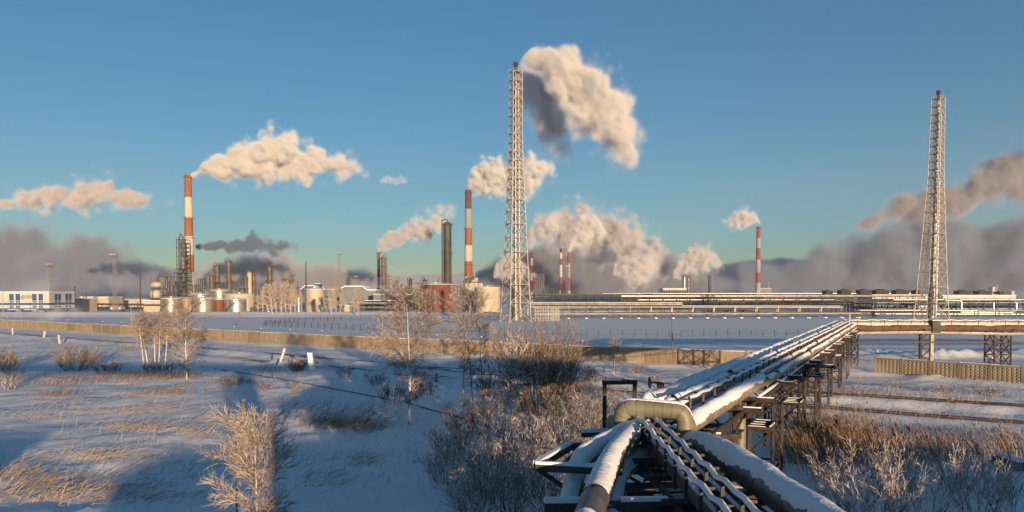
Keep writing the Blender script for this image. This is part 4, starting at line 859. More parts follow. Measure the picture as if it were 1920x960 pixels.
def snowcap(pts, r, parent, A=62, th=0.35, seed=0, jag=22, gaps=0.0, step=0.16, name='snow_cover', is_sub=None):
    P_ = resample(pts, step); rr = random.Random(seed); vs = []; fs = []; n = 8; rows = []
    la = ra = 0.0; ph = rr.uniform(0, 99); lf = lambda i, k: float(vnoise(np.array([i*step*0.55+ph]), np.array([k+seed*1.7]), 5)[0])*2 + 0.7*float(vnoise(np.array([i*step*1.9+ph]), np.array([k+seed*2.3]), 6)[0])
    for i, p in enumerate(P_):
        d = (P_[min(i+1,len(P_)-1)]-P_[max(i-1,0)]).normalized()
        hz = math.sqrt(max(0, 1-d.z*d.z))
        if hz < 0.35: rows.append(None); continue
        u = (V(0,0,1)-d*d.z).normalized(); s = d.cross(u)
        la = jag*lf(i,0.3)+rr.uniform(-jag,jag)*0.30; ra = jag*lf(i,9.3)+rr.uniform(-jag,jag)*0.30
        if gaps and math.sin(i*step*0.35+ph)+0.5*math.sin(i*step*1.3+ph*2) < -1.5+gaps*2: rows.append(None); continue
        l, r2 = R(A*hz+la), R(A*hz+ra); l = max(0.2,l); r2 = max(0.2,r2)
        hmod = th*(0.55+0.9*(vnoise(np.array([i*step*0.8+seed]), np.array([seed*3.3]), 3)[0]+0.5)+0.25*vnoise(np.array([i*step*3.1+seed]), np.array([seed*1.3]), 4)[0])*hz
        row = []
        for j in range(n+1):
            t = j/n; a = -l+(l+r2)*t; e = math.sin(math.pi*t)**0.6
            row.append(p+(u*math.cos(a)+s*math.sin(a))*(r+0.004)+u*(hmod*r*e))
        rows.append(row)
    for i in range(len(rows)-1):
        if rows[i] is None or rows[i+1] is None: continue
        k = len(vs); vs += rows[i]+rows[i+1]
        fs += [(k+j, k+j+1, k+n+2+j, k+n+1+j) for j in range(n)]
        for q_ in ((i == 0 or rows[i-1] is None), (i+2 >= len(rows) or rows[i+2] is None)): pass
    if not fs: return None
    mb = MB(); mb.add(vs, fs, 0, True)
    me_o = mb.build(name, M['snowcap'], parent) if is_sub is None else sub(mb, name, M['snowcap'], is_sub)
    import bmesh
    b = bmesh.new(); b.from_mesh(me_o.data); bmesh.ops.remove_doubles(b, verts=b.verts, dist=1e-4); bmesh.ops.recalc_face_normals(b, faces=b.faces); b.to_mesh(me_o.data); b.free()
    for q_ in me_o.data.polygons: q_.use_smooth = True
    return me_o
def arc_pts(P_, step):
    P_ = [Vector(p) for p in P_]; S = np.cumsum([0]+[(b-a).length for a, b in zip(P_[:-1], P_[1:])]); n = max(2, int(S[-1]/step))
    t = np.linspace(0, S[-1], n+1); return [V(*[float(np.interp(q, S, [p[k] for p in P_])) for k in range(3)]) for q in t]
def pipe(label, pts, r, mt, rad=0, snow=62, th=0.35, seed=0, bands=2.2, gaps=0.0, group=None, clamps=None, jag=22):
    P_ = fillet(pts, rad) if rad else [Vector(p) for p in pts]
    t = thing('insulated_pipe', label, 'pipe', P_[0], group)
    mb = MB(); mb.tube(resample(P_, 1.2) if not rad else P_, r, 18)
    if bands:
        Q = arc_pts(P_, bands)
        for i in range(1, len(Q)-1):
            d = (Q[i+1]-Q[i-1]).normalized(); mb.tube([Q[i]-d*0.018, Q[i]+d*0.018], r+0.007, 18, 1)
    mb.build('lagging', [M[mt], M['tray_side_' if False else 'dark_steel']], t)
    if snow: snowcap(P_, r, t, snow, th, seed, jag, gaps)
    return t
A0 = V(7.9,35.0,0); C0 = V(54.6,130.0,0); AX = (C0-A0).normalized(); AR = V(AX.y,-AX.x,0); AL = (C0-A0).length
def tb(s, u, z): return A0+AX*s+AR*u+V(0,0,z)
G_ = 'pipes along the pipe bridge'
pipe('thick snow-buried pipe with a valve on it, outermost on the far side of the bridge', [tb(-0.5,-1.75,7.0), tb(0,-1.75,7.05), tb(AL+2,-1.75,7.05)], 0.40, 'pipe_grey', 0, 80, 0.42, 1)
pipe('snow-topped pipe second from the far side of the pipe bridge', [tb(0.8,-1.05,7.0), tb(AL+1.5,-1.05,7.0)], 0.29, 'pipe_grey', 0, 70, 0.36, 2, gaps=0.10)
pipe('thinner snow-topped pipe just beside the cable tray on the far side', [tb(-1.5,-0.5,7.0), tb(AL+1,-0.5,7.0)], 0.21, 'pipe_grey', 0, 66, 0.4, 3)
pipe('sunlit snow-crusted pipe along the near edge, running into the big loop', [tb(-5.6,0.62,6.55), tb(-3.5,0.72,6.75), tb(13.5,0.86,6.9)], 0.36, 'pipe_tan', 0, 72, 0.35, 4, gaps=0.12)
pipe('slim tan upper pipe on the sunny edge of the bridge', [tb(13.2,0.62,7.1), tb(AL,0.62,7.1)], 0.20, 'pipe_tan', 0, 52, 0.4, 5, gaps=0.1)
pipe('slim tan outer pipe on the sunny edge of the bridge', [tb(13.2,1.16,6.85), tb(AL-0.5,1.16,6.85)], 0.24, 'pipe_tan', 0, 55, 0.4, 6, gaps=0.1)
pipe('lowest thin tan pipe slung under the sunny edge of the bridge', [tb(9,1.35,6.35), tb(AL-1,1.35,6.35)], 0.14, 'pipe_tan', 0, 50, 0.4, 7)
for u_, s_, r_, lb in ((-1.75,-0.6,0.80,'rounded heap of snow covering the end of the outermost bridge pipe'),(-1.05,0.65,0.62,'rounded heap of snow covering the end of the second bridge pipe')):
    c_ = tb(s_,u_,6.7); mb = MB(); vs = []; n1, n2 = 16, 9
    for i in range(n2+1):
        a = math.pi*0.5*i/n2
        for j in range(n1):
            b = 2*math.pi*j/n1; k = 1+0.35*float(vnoise(np.array([3*math.cos(b)*math.cos(a)+u_*5]), np.array([3*math.sin(b)*math.cos(a)+i*0.3]), 3)[0])
            vs.append(c_+AX*(math.cos(b)*math.cos(a)*r_*1.5*k)+AR*(math.sin(b)*math.cos(a)*r_*1.05*k)+V(0,0,-0.3+math.sin(a)*(r_*1.45)*k))
    mb.add(vs, [(i*n1+j,i*n1+(j+1)%n1,(i+1)*n1+(j+1)%n1,(i+1)*n1+j) for i in range(n2) for j in range(n1)], 0, True); tag(mb.build('snow_heap', M['snowcap']), lb, 'snow')
# valve wheel on the buried pipe
t = thing('valve', 'small black valve sticking out of the snow-buried pipe', 'valve', tb(1.2,-1.75,7.3)); p = tb(1.2,-1.75,7.25)
mb = MB(); mb.tube([p,p+V(0,0,0.55)],0.09,8); mb.box(p+V(0,0,0.5),(0.3,0.3,0.22)); mb.build('body', M['dark_steel'], t)
mb = MB(); q_ = [p+V(-0.2,0,0.62)+V(-0.3+0.0, 0.24*math.cos(a), 0.24*math.sin(a)) for a in np.linspace(0,2*math.pi,15)]; mb.tube(q_,0.035,6); mb.tube([p+V(0,0,0.62),p+V(-0.5,0,0.62)],0.04,6); mb.build('handwheel', M['dark_steel'], t)
# cable tray with posts and sagging top rail
def tray(label, pts, w, gap, ph, seed, pitch=2.4, mt='tray_side', post='rust', snow=True, plate=0.34):
    t = thing('cable_tray', label, 'cable tray', pts[0]); P_ = resample(pts, 0.6); rr = random.Random(seed)
    mb = MB(); pl = MB(); po = MB(); sn = MB(); acc = 0
    for a, b in zip(P_[:-1], P_[1:]):
        d = (b-a).normalized(); s = d.cross(V(0,0,1)).normalized()
        mb.bar(a-s*w/2+V(0,0,-plate/2), b-s*w/2+V(0,0,-plate/2), 0.03, plate); mb.bar(a+s*w/2+V(0,0,-plate/2), b+s*w/2+V(0,0,-plate/2), 0.03, plate); mb.bar(a+V(0,0,-plate*0.8), b+V(0,0,-plate*0.8), w, 0.04)
    mb.build('channel', M[mt], t)
    top = []; Q = resample(pts, pitch)
    for i, p in enumerate(Q):
        j = min(i, len(Q)-2); d = (Q[j+1]-Q[j]).normalized(); s = d.cross(V(0,0,1)).normalized(); po = MB()
        po.bar(p+s*(w/2+0.04)+V(0,0,-0.5), p+s*(w/2+0.04)+V(0,0,ph), 0.09); po.bar(p+s*(w/2+0.04)+V(0,0,ph-0.02), p-s*0.1+V(0,0,ph-0.02), 0.07); po.build('bracket', M[post], t)
        top.append(p+s*(w/2-0.03)+V(0,0,ph))
        if i+1 < len(Q): m_ = Q[i+1]+s*(w/2-0.03)+V(0,0,ph); top.append((p+s*(w/2-0.03)+V(0,0,ph)).lerp(m_,0.5)-V(0,0,0.09*rr.uniform(0.4,1.3)))
    cb = MB(); cb.tube(resample(top,0.7), 0.055, 6); c_ = cb.build('cable', M['dark_steel'], t)
    snowcap(resample(top,0.35), 0.075, t, 78, 0.6, seed, 14, 0.0, 0.35)
    if snow:
        vs = []; Qs = resample(pts, 0.45); n = 5
        for i, p in enumerate(Qs):
            j = min(i, len(Qs)-2); d = (Qs[j+1]-Qs[j]).normalized(); s = d.cross(V(0,0,1)).normalized(); k = 0.6+0.8*(vnoise(np.array([i*0.21+seed]),np.array([seed]),2)[0]+0.5)
            for q_ in range(n): f = q_/(n-1)*2-1; vs.append(p+s*(f*w*0.47)+V(0,0,-plate*0.72+0.16*k*(1-f*f)))
        sn.add(vs, [(i*n+q_, i*n+q_+1, (i+1)*n+q_+1, (i+1)*n+q_) for i in range(len(Qs)-1) for q_ in range(n-1)], 0, True); o = sn.build('snow_cover', M['snowcap'], t)
    return t
M['tray_side'] = mat('tray_sheet', (0.44,0.37,0.27), (0.30,0.24,0.17), rough=0.5, metal=0.3, scale=1.0)
M['tray_dark'] = mat('tray_sheet_dark', (0.085,0.08,0.078), (0.05,0.046,0.044), rough=0.6, metal=0.2, scale=1.0)
tray('long cable tray with a snowy sagging cable, down the middle of the bridge', [tb(-2.2,0.15,7.15), tb(AL,0.15,7.15)], 0.55, 0, 0.5, 3)
# trestle towers carrying the bridge
def trestle(label, s, hs=2.2, ha=2.0, top=6.35, extra=True, z0=None, mt='rust_beam', plat=True, seed=0):
    c = tb(s,0,0); t = thing('trestle_tower', label, 'trestle', c, 'steel towers under the pipe bridge'); rr = random.Random(seed)
    L = [tb(s+i*ha, j*1.25-0.15, 0) for i, j in ((-1,-1),(1,-1),(1,1),(-1,1))]
    g = [Hz(p.x,p.y)-0.4 for p in L]
    for p, z in zip(L, g): mb = MB(); mb.bar(p+V(0,0,z), p+V(0,0,top), 0.18, 0.18); mb.build('leg', M[mt], t)
    br = MB(); zz = [0.9, 3.4, top-0.3]
    for k in range(4):
        a, b = L[k], L[(k+1)%4]
        for z in zz[:2]: br.bar(a+V(0,0,z), b+V(0,0,z), 0.10, 0.14)
        for z0_, z1_ in zip(zz[:-1], zz[1:]): br.bar(a+V(0,0,z0_), b+V(0,0,z1_), 0.085); br.bar(b+V(0,0,z0_+.02), a+V(0,0,z1_+.02), 0.085)
    br.build('bracing', M[mt], t)
    cb = MB(); sn = MB()
    for i in (-1, 1):
        a, b = tb(s+i*ha,-2.3,top+0.1), tb(s+i*ha,2.35,top+0.1); cb.bar(a, b, 0.18, 0.26)
        sn.bar(tb(s+i*ha,1.5,top+0.255), tb(s+i*ha,2.33,top+0.255), 0.14, 0.05)
    for u in (-1.9, 1.75): cb.bar(tb(s-ha-0.2,u,top-0.16), tb(s+ha+0.2,u,top-0.16), 0.14, 0.24)
    cb.build('crossbeam', M[mt], t); sn.build('snow_cover', M['snowcap'], t)
    if plat:
        pm = MB(); z = top-1.0+rr.uniform(-0.3,0.2); 
        for u in (1.5, 2.6): pm.bar(tb(s-1.1,u,z), tb(s+1.1,u,z), 0.12, 0.2)
        for q_ in (-1.1,-0.4,0.3,1.1): pm.bar(tb(s+q_,1.5,z+0.02), tb(s+q_,2.6,z+0.02), 0.08, 0.14)
        pm.build('side_platform', M[mt], t); ps = MB(); 
        for q_ in (-1.1,-0.4,0.3,1.1): ps.bar(tb(s+q_,1.6,z+0.105), tb(s+q_,2.1+0.4*rr.random(),z+0.105), 0.06, 0.03)
        ps.bar(tb(s-1.0,2.6,z+0.12), tb(s+0.3,2.6,z+0.12), 0.07, 0.05); ps.build('platform_snow', M['snowcap'], t)
    return t
ORD = ['first','second','third','fourth','fifth','sixth','seventh']
for i, s in enumerate((6.0, 18.5, 32, 45, 59, 74, 89)):
    trestle('rusty braced steel trestle under the pipe bridge, %s tower counting from the big pipe loop' % ORD[i], s, seed=i, plat=i in (0,1,2,3,4))
# longitudinal girders
gm = MB()
for u in (-2.0, -0.6, 1.5):
    gm.bar(tb(-4,u,6.32), tb(AL,u,6.32), 0.12, 0.24)
for k in range(16):
    a = -2+k*6.4
    if a+6.4 < AL: gm.bar(tb(a,1.5,6.2), tb(a+3.2,1.5,5.5), 0.08); gm.bar(tb(a+3.2,1.5,5.5), tb(a+6.4,1.5,6.2), 0.08)
gm.bar(tb(0,1.5,5.48), tb(AL-6,1.5,5.48), 0.09); tag(gm.build('girder', M['rust_beam']), 'long rusty trussed girder carrying the pipes of the bridge', 'girder')
t = thing('support_pillar', 'thick round yellow-brown pillar under the near end of the bridge', 'pillar', tb(5,1.35,0)); mb = MB(); mb.tube([tb(4.2,1.35,-0.5), tb(4.2,1.35,6.5)], 0.24, 18); mb.build('shaft', M['pipe_green'], t); mb = MB(); mb.tube([tb(4.2,1.35,6.48), tb(4.2,1.35,6.6)], 0.33, 18); mb.build('cap', M['rust'], t)
mb = MB(); mb.tube([tb(3.0,1.9,2.6),tb(3.0,1.9,2.9),tb(2.9,1.2,3.0),tb(1.0,-0.3,3.0)], 0.22, 12); tag(mb.build('stub_pipe', M['pipe_grey']), 'stubby grey pipe end poking between the trestle braces', 'pipe')

# far run of the bridge across the picture
FY = 131.0; FX1 = 150.0
def fr(x, dy, z): return V(x, FY+dy, z)
xb0 = 54.0
pipe('big brown pipe slung along the far run of the bridge', [fr(xb0+1,-1.1,6.35), fr(FX1,-1.1,6.35)], 0.55, 'rust', 0, 20, 0.06, 11, 2.6)
pipe('upper tan pipe on the far run of the bridge', [fr(xb0-0.5,-0.2,7.05), fr(FX1,-0.2,7.05)], 0.24, 'pipe_tan', 0, 24, 0.14, 12)
pipe('thin pale pipe below the big brown one on the far run', [fr(xb0-1,-1.5,5.45), fr(66,-1.5,5.6), fr(80,-1.6,5.35), fr(FX1,-1.5,5.5)], 0.2, 'pipe_tan', 0, 34, 0.2, 13)
pipe('far-side tan pipe on the far run of the bridge', [fr(xb0-1,0.9,7.0), fr(FX1,0.9,7.0)], 0.22, 'pipe_tan', 0, 24, 0.14, 14)
tray('cable tray along the far run of the bridge', [fr(xb0,-0.8,7.2), fr(FX1,-0.8,7.2)], 0.5, 0, 0.42, 8, 2.2)
mb = MB(); mb.bar(fr(xb0+2,-1.0,3.75+0.35), fr(FX1,-1.0,3.9), 0.18, 0.24); tag(mb.build('tie_beam', M['rust']), 'thin rusty beam stretched low between the far pylons', 'beam')
def pylon(label, px, wd, style, seed=0):
    x = xat(px, FY); t = thing('bridge_pylon', label, 'pylon', (x,FY,0), 'pylons of the far run'); h = 5.9
    if style == 'twin':
        for k, (m_, s) in enumerate((('rust_beam',-1),('pipe_tan',1))): mb = MB(); mb.bar((x+s*wd,FY-0.5,-0.5),(x+s*wd,FY-0.5,h), 0.5 if k else 0.42); mb.build('leg', M[m_], t)
        mb = MB(); n = 4
        for k in range(n): mb.bar((x-wd,FY-0.5,h*k/n),(x+wd,FY-0.5,h*(k+1)/n), 0.14); mb.bar((x-wd,FY-.48,h*(k+1)/n),(x+wd,FY-.48,h*(k+1)/n), 0.14)
        mb.build('bracing', M['rust_beam'], t)
    else:
        sq = [(-1,-1),(1,-1),(1,1),(-1,1)]
        for i, j in sq: mb = MB(); mb.bar((x+i*wd,FY+j*1.3,-0.5),(x+i*wd,FY+j*1.3,h), 0.22); mb.build('leg', M['rust_beam'], t)
        mb = MB(); n = 3
        for k in range(n):
            for q_ in range(4):
                (i,j),(u,v) = sq[q_], sq[(q_+1)%4]; za, zb = h*k/n, h*(k+1)/n
                mb.bar((x+i*wd,FY+j*1.3,za),(x+u*wd,FY+v*1.3,zb),0.11); mb.bar((x+u*wd,FY+v*1.3,za),(x+i*wd,FY+j*1.3,zb),0.11); mb.bar((x+i*wd,FY+j*1.3,zb),(x+u*wd,FY+v*1.3,zb),0.12)
        mb.build('bracing', M['rust_beam'], t)
    mb = MB(); mb.bar((x-wd-0.8,FY-1.6,h+0.05),(x+wd+0.8,FY-1.6,h+0.05),0.2); mb.bar((x-wd-0.8,FY+1.2,h+0.05),(x+wd+0.8,FY+1.2,h+0.05),0.2); mb.bar((x-wd,FY-2,h+0.2),(x-wd,FY+1.8,h+0.2),0.18); mb.bar((x+wd,FY-2,h+0.2),(x+wd,FY+1.8,h+0.2),0.18); mb.build('cap_frame', M['rust_beam'], t)
    return t
pylon('braced rusty pylon at the bend of the bridge, wreathed in ground steam', 1591, 1.15, 'four')
pylon('two-legged pylon with one pale leg, under the far lattice tower', 1735, 0.9, 'twin')
pylon('four-legged braced pylon near the frame edge', 1873, 1.35, 'four')
mb = MB(); mb.tube([tb(AL-6,0.6,7.4),tb(AL-5.8,0.6,8.7)],0.12,8); tag(mb.build('stub_post', M['clad_white']), 'little pale stub post sticking up at the bend of the bridge', 'post')
t = thing('junction_box', 'dark box around the pipes below the far lattice tower', 'box', (xat(1746,FY),FY-1,7)); mb = MB(); mb.box((xat(1746,FY),FY-1.1,6.6),(1.3,1.6,2.0)); mb.build('casing', M['dark_steel'], t); mb = MB(); mb.box((xat(1746,FY),FY-1.1,7.65),(1.4,1.7,0.1)); mb.build('lid', M['snowcap'], t)

# the near end: loop, bent pipes, trays and the big grey pipe
LP = [V(4.0,31.4,6.9), V(4.05,29.4,7.0), V(4.05,29.2,7.84), V(6.22,28.7,7.76), V(6.27,28.6,6.5)]
pts = fillet(LP, 0.44, 8); t = thing('expansion_loop', 'big olive-green pipe loop standing up in front of the bridge', 'pipe', pts[0])
mb = MB(); mb.tube(pts, 0.315, 24); 
Q = arc_pts(pts, 0.3)
for i in range(1, len(Q)-1): d = (Q[i+1]-Q[i-1]).normalized(); mb.tube([Q[i]-d*0.012, Q[i]+d*0.012], 0.321, 24, 1)
mb.build('lagging', [M['pipe_green'], M['pipe_grey']], t); snowcap(pts, 0.315, t, 22, 0.08, 21, 20, 0, 0.12)
pipe('huge grey pipe with a ragged snow cap, running towards the viewer from the loop', [V(6.4,28.6,6.55), V(6.75,26.5,6.75), V(7.0,22.0,6.75), V(7.05,10.0,6.75)], 0.46, 'pipe_grey', 0.8, 58, 0.22, 31, jag=20)
pipe('outer snow-laden pipe bending away at the near end, nearest the grated bracket', [V(5.3,31,6.95), V(4.3,29.3,6.9), V(2.9,26.4,6.85), V(2.15,25.1,6.75), V(1.75,24.0,5.9), V(1.5,23.3,4.6)], 0.30, 'pipe_grey', 1.0, 88, 0.5, 32, jag=10)
pipe('fat grey pipe with an elbow and patchy snow, in the middle of the bent group', [V(5.1,30.5,7.0), V(4.6,29.2,7.0), V(3.35,25.4,6.95), V(2.55,22.4,6.75), V(1.75,18.6,6.6), V(0.9,14.5,6.4)], 0.37, 'pipe_grey', 0.7, 62, 0.2, 33, bands=3.3, gaps=0.25)
pipe('lower snow-laden pipe bending away, innermost of the bent group', [V(5.3,29.8,6.2), V(4.6,28.2,6.2), V(3.4,25.6,6.15), V(2.75,22.0,5.9), V(2.3,18.0,5.7)], 0.28, 'pipe_grey', 1.2, 85, 0.4, 34, jag=12)
tray('near cable tray with a thick snow rope, beside the bent pipes', [V(4.6,30.2,7.15), V(4.85,28.0,7.1), V(4.85,21.0,6.95), V(5.0,10.0,6.8)], 0.42, 0, 0.32, 41, 1.7, 'tray_dark', 'dark_steel')
tray('near cable tray with a thick snow rope, beside the huge grey pipe', [V(5.3,30.2,7.1), V(5.45,28.0,7.05), V(5.55,20.0,6.9), V(5.65,10.0,6.75)], 0.42, 0, 0.34, 42, 1.7, 'tray_dark', 'dark_steel')
t = thing('portal_frame', 'rusty goalpost frame standing behind the pipe loop', 'frame', (4.35,32.2,0)); mb = MB(); mb.bar((3.72,32,3.0),(3.72,32,8.45),0.15); mb.build('post', M['rust_beam'], t); mb = MB(); mb.bar((5.02,32.6,5),(5.02,32.6,8.4),0.15); mb.build('post', M['rust_beam'], t)
mb = MB(); mb.bar((3.64,31.97,8.42),(5.1,32.63,8.37),0.14,0.17); mb.build('lintel', M['rust_beam'], t); mb = MB(); mb.bar((3.7,32,8.525),(4.4,32.3,8.50),0.12,0.05); mb.build('snow_cover', M['snowcap'], t); mb = MB(); mb.box((3.6,31.95,6.3),(0.3,0.2,0.18)); mb.build('bracket', M['snowcap'], t)
t = thing('grated_bracket', 'snow-rimmed triangular steel bracket jutting out at the near end', 'bracket', (1.2,25,6.5))
mb = MB(); P4 = [V(0.72,24.0,6.75), V(2.0,27.0,6.8), V(3.9,27.6,6.8), V(3.2,23.6,6.7)]
for k in range(4): mb.bar(P4[k], P4[(k+1)%4], 0.16, 0.22)
for f in (0.25,0.5,0.75): mb.bar(P4[0].lerp(P4[3],f), P4[1].lerp(P4[2],f), 0.08)
mb.build('frame', M['dark_steel'], t); mb = MB(); mb.bar(P4[0]+V(0,0,-0.02), V(3.5,25,4.6), 0.14); mb.build('strut', M['dark_steel'], t); mb = MB()
for k in (0,3): a, b = P4[k], P4[(k+1)%4]; mb.bar(a+V(0,0,0.15), b+V(0,0,0.15), 0.17, 0.09)
mb.bar(P4[0].lerp(P4[3],.5)+V(0,0,0.08), P4[1].lerp(P4[2],.5)+V(0,0,0.08), 0.1, 0.07); mb.build('snow_cover', M['snowcap'], t)
t = thing('support_beam', 'snow-topped beam sticking out under the bent pipes', 'beam', (1.4,21,6.3)); mb = MB(); mb.bar((0.85,21.0,6.35),(5.9,21.6,6.25),0.2,0.26); mb.build('body', M['dark_steel'], t); mb = MB(); mb.bar((0.85,21.0,6.53),(2.0,21.13,6.51),0.22,0.12); mb.bar((2.9,21.2,6.5),(4.2,21.4,6.47),0.2,0.1); mb.build('snow_cover', M['snowcap'], t)
mb = MB(); mb.bar((2.7,31.0,6.5),(4.4,31.0,6.55),0.2,0.2); t = thing('support_beam', 'small snowy beam end behind the outer bent pipe', 'beam', (2.7,31,6.5)); mb.build('body', M['dark_steel'], t); mb = MB(); mb.bar((2.7,31.0,6.65),(4.4,31.0,6.70),0.22,0.12); mb.build('snow_cover', M['snowcap'], t)
def near_tower(label, cx, cy_, hx, hy, top, n=2, mt='rust_beam'):
    t = thing('trestle_tower', label, 'trestle', (cx,cy_,0), 'dark towers under the near end')
    sq = [(-1,-1),(1,-1),(1,1),(-1,1)]
    for i, j in sq:
        z = Hz(cx+i*hx, cy_+j*hy)-0.4; mb = MB(); mb.bar((cx+i*hx,cy_+j*hy,z),(cx+i*hx,cy_+j*hy,top),0.2); mb.build('leg', M[mt], t)
    mb = MB()
    for k in range(n):
        za, zb = 0.4+(top-0.6)*k/n, 0.4+(top-0.6)*(k+1)/n
        for q_ in range(4):
            (i,j),(u,v) = sq[q_], sq[(q_+1)%4]
            mb.bar((cx+i*hx,cy_+j*hy,za),(cx+u*hx,cy_+v*hy,zb),0.1); mb.bar((cx+u*hx,cy_+v*hy,za+.02),(cx+i*hx,cy_+j*hy,zb+.02),0.1); mb.bar((cx+i*hx,cy_+j*hy,zb-.05),(cx+u*hx,cy_+v*hy,zb-.05),0.12,0.18)
    mb.build('bracing', M[mt], t); sn = MB()
    for j in (-1,1): sn.bar((cx-hx*0.9,cy_+j*hy,top+0.13),(cx+hx*0.9,cy_+j*hy,top+0.13),0.14,0.07)
    for j in (-1,1): cb = MB(); cb.bar((cx-hx-0.7,cy_+j*hy,top),(cx+hx+0.7,cy_+j*hy,top),0.18,0.2); cb.build('crossbeam', M[mt], t)
    sn.build('snow_cover', M['snowcap'], t); return t
near_tower('black braced tower right under the pipe loop'.replace(' right',''), 5.2, 28.6, 1.6, 1.2, 6.1, 3, 'dark_steel')
near_tower('rusty braced tower under the near cable trays', 5.6, 22.2, 1.5, 1.3, 6.05, 3, 'rust_beam')
near_tower('rusty tower under the bent pipes, lowest in view', 2.9, 19.6, 1.2, 1.3, 5.4, 3, 'rust_beam')
near_tower('rusty tower under the huge grey pipe at the frame edge', 6.2, 15.2, 1.2, 1.2, 6.05, 3, 'rust_beam')
near_tower('dark tower joining the loop to the first trestle', 7.3, 33.6, 1.3, 1.3, 6.2, 3, 'rust_beam')
gm = MB()
for x in (4.4, 6.0, 7.2): gm.bar((x,30.5,6.22),(x,8,6.22),0.14,0.26)
for y in (29,26.5,24.0,21.2,18.5,15.5): gm.bar((4.0,y,6.42),(7.6,y,6.42),0.14,0.16)
gm.bar((2.2,26.5,5.5),(7,27.2,5.4),0.16,0.3); gm.bar((2.2,22.8,5.75),(5.4,23.1,5.6),0.26,0.34); gm.bar((3.2,25,2.2),(6.5,24,5.4),0.1); gm.bar((6.6,25,2.2),(3.4,24,5.4),0.1)
tag(gm.build('girder', M['dark_steel']), 'dark girders and cross members under the near cable trays', 'girder')
for k, (x, y, lb) in enumerate(((4.05,24.3,'small pale notice plate hung under the trays'),(4.95,24.3,'small cream plate with a black mark, hung under the trays'))):
    t = thing('sign_plate', lb, 'sign', (x,y,5.6)); mb = MB(); mb.box((x,y,5.75),(0.42,0.03,0.30)); mb.build('plate', M['white_paint'], t); mb = MB(); mb.bar((x,y+0.03,5.88),(x,y+0.03,6.3),0.04); mb.build('hanger', M['dark_steel'], t)
    if k: mb = MB(); mb.box((x+0.11,y-0.02,5.80),(0.05,0.012,0.07)); mb.box((x+0.04,y-0.02,5.81),(0.03,0.012,0.05)); mb.build('mark', M['dark_steel'], t)
    else: mb = MB(); mb.box((x-0.06,y-0.02,5.71),(0.16,0.012,0.04)); mb.build('mark', M['dark_steel'], t)
pipe('thin snowy pipe stub crossing below the near trays', [V(4.1,22.9,5.98), V(5.9,23.1,5.93)], 0.16, 'pipe_tan', 0, 80, 0.5, 51)
pipe('short pale pipe end beside the huge grey pipe', [V(7.4,25.6,5.9), V(8.3,25.3,5.95)], 0.11, 'pipe_tan', 0, 80, 0.5, 52)
pipe('short hooked pale pipe beyond the huge grey pipe', [V(8.6,26.6,5.0), V(9.3,26.2,5.0), V(9.4,26.2,5.6)], 0.13, 'pipe_tan', 0.1, 0)
# ------------------------------------------------------------------ trees, shrubs, reeds and dry grass
M['bark'] = mat('birch_bark', (0.58,0.50,0.40), (0.20,0.16,0.12), rough=0.9, scale=2.2, lo=0.30, hi=0.48, stretch=(1,1,2.2), bump=0.01, bscale=12)
M['bark_dark'] = mat('dark_bark', (0.12,0.09,0.07), (0.06,0.045,0.036), rough=0.9, scale=3)
M['frost'] = mat('frosted_twig', (0.52,0.445,0.38), (0.33,0.265,0.21), rough=0.9, scale=1.2)
M['rime'] = mat('rimed_twig', (0.66,0.63,0.62), (0.42,0.39,0.38), rough=0.9, scale=1.5)
M['twig'] = mat('brown_twig', (0.17,0.12,0.085), (0.09,0.062,0.045), rough=0.9, scale=1.5)
M['straw'] = mat('dry_straw', (0.40,0.28,0.16), (0.24,0.16,0.09), rough=0.9, scale=0.8)
M['straw_pale'] = mat('frosted_straw', (0.56,0.47,0.38), (0.40,0.31,0.22), rough=0.9, scale=0.8)
M['reed'] = mat('reed', (0.27,0.17,0.095), (0.15,0.09,0.052), rough=0.9, scale=0.6)
M['reed_head'] = mat('reed_head', (0.12,0.075,0.055), (0.07,0.045,0.035), rough=0.95, scale=2)

def tubes_np(Pn, Qn, r0, r1, k=3):
    Pn = np.asarray(Pn, float); Qn = np.asarray(Qn, float); d = Qn-Pn; L = np.linalg.norm(d, axis=1, keepdims=True)+1e-9; d = d/L
    up = np.where(np.abs(d[:, 2:3]) < 0.9, np.array([[0, 0, 1.0]]), np.array([[1.0, 0, 0]]))
    a = np.cross(d, up); a /= np.linalg.norm(a, axis=1, keepdims=True)+1e-9; b = np.cross(a, d); n = len(Pn)
    vs = np.zeros((n, 2*k, 3))
    for j in range(k):
        t = 2*math.pi*j/k; o = a*math.cos(t)+b*math.sin(t)
        vs[:, j] = Pn+o*np.asarray(r0)[:, None]; vs[:, k+j] = Qn+o*np.asarray(r1)[:, None]
    base = (np.arange(n)*2*k)[:, None]
    fs = np.concatenate([np.stack([base[:, 0]+j, base[:, 0]+(j+1)%k, base[:, 0]+k+(j+1)%k, base[:, 0]+k+j], 1)[:, None] for j in range(k)], 1).reshape(-1, 4)
    return vs.reshape(-1, 3), fs
class Grow:
    def __init__(s, seed): s.r = np.random.default_rng(seed); s.S = {0: [], 1: [], 2: []}
    def line(s, p, d, L, n, r0, r1, jit, bias, lv):
        p = np.array(p, float); d = np.array(d, float); d /= np.linalg.norm(d); pts = [p]; st = L/n
        for i in range(n):
            d = d + s.r.normal(0, jit, 3) + np.array(bias)/n; d /= np.linalg.norm(d); q = p+d*st
            s.S[lv].append((p, q, r0+(r1-r0)*i/n, r0+(r1-r0)*(i+1)/n)); p = q; pts.append(p)
        return pts
    def out(s, lv, k=3):
        S = s.S[lv]
        if not S: return None
        return tubes_np([x[0] for x in S], [x[1] for x in S], [x[2] for x in S], [x[3] for x in S], k)
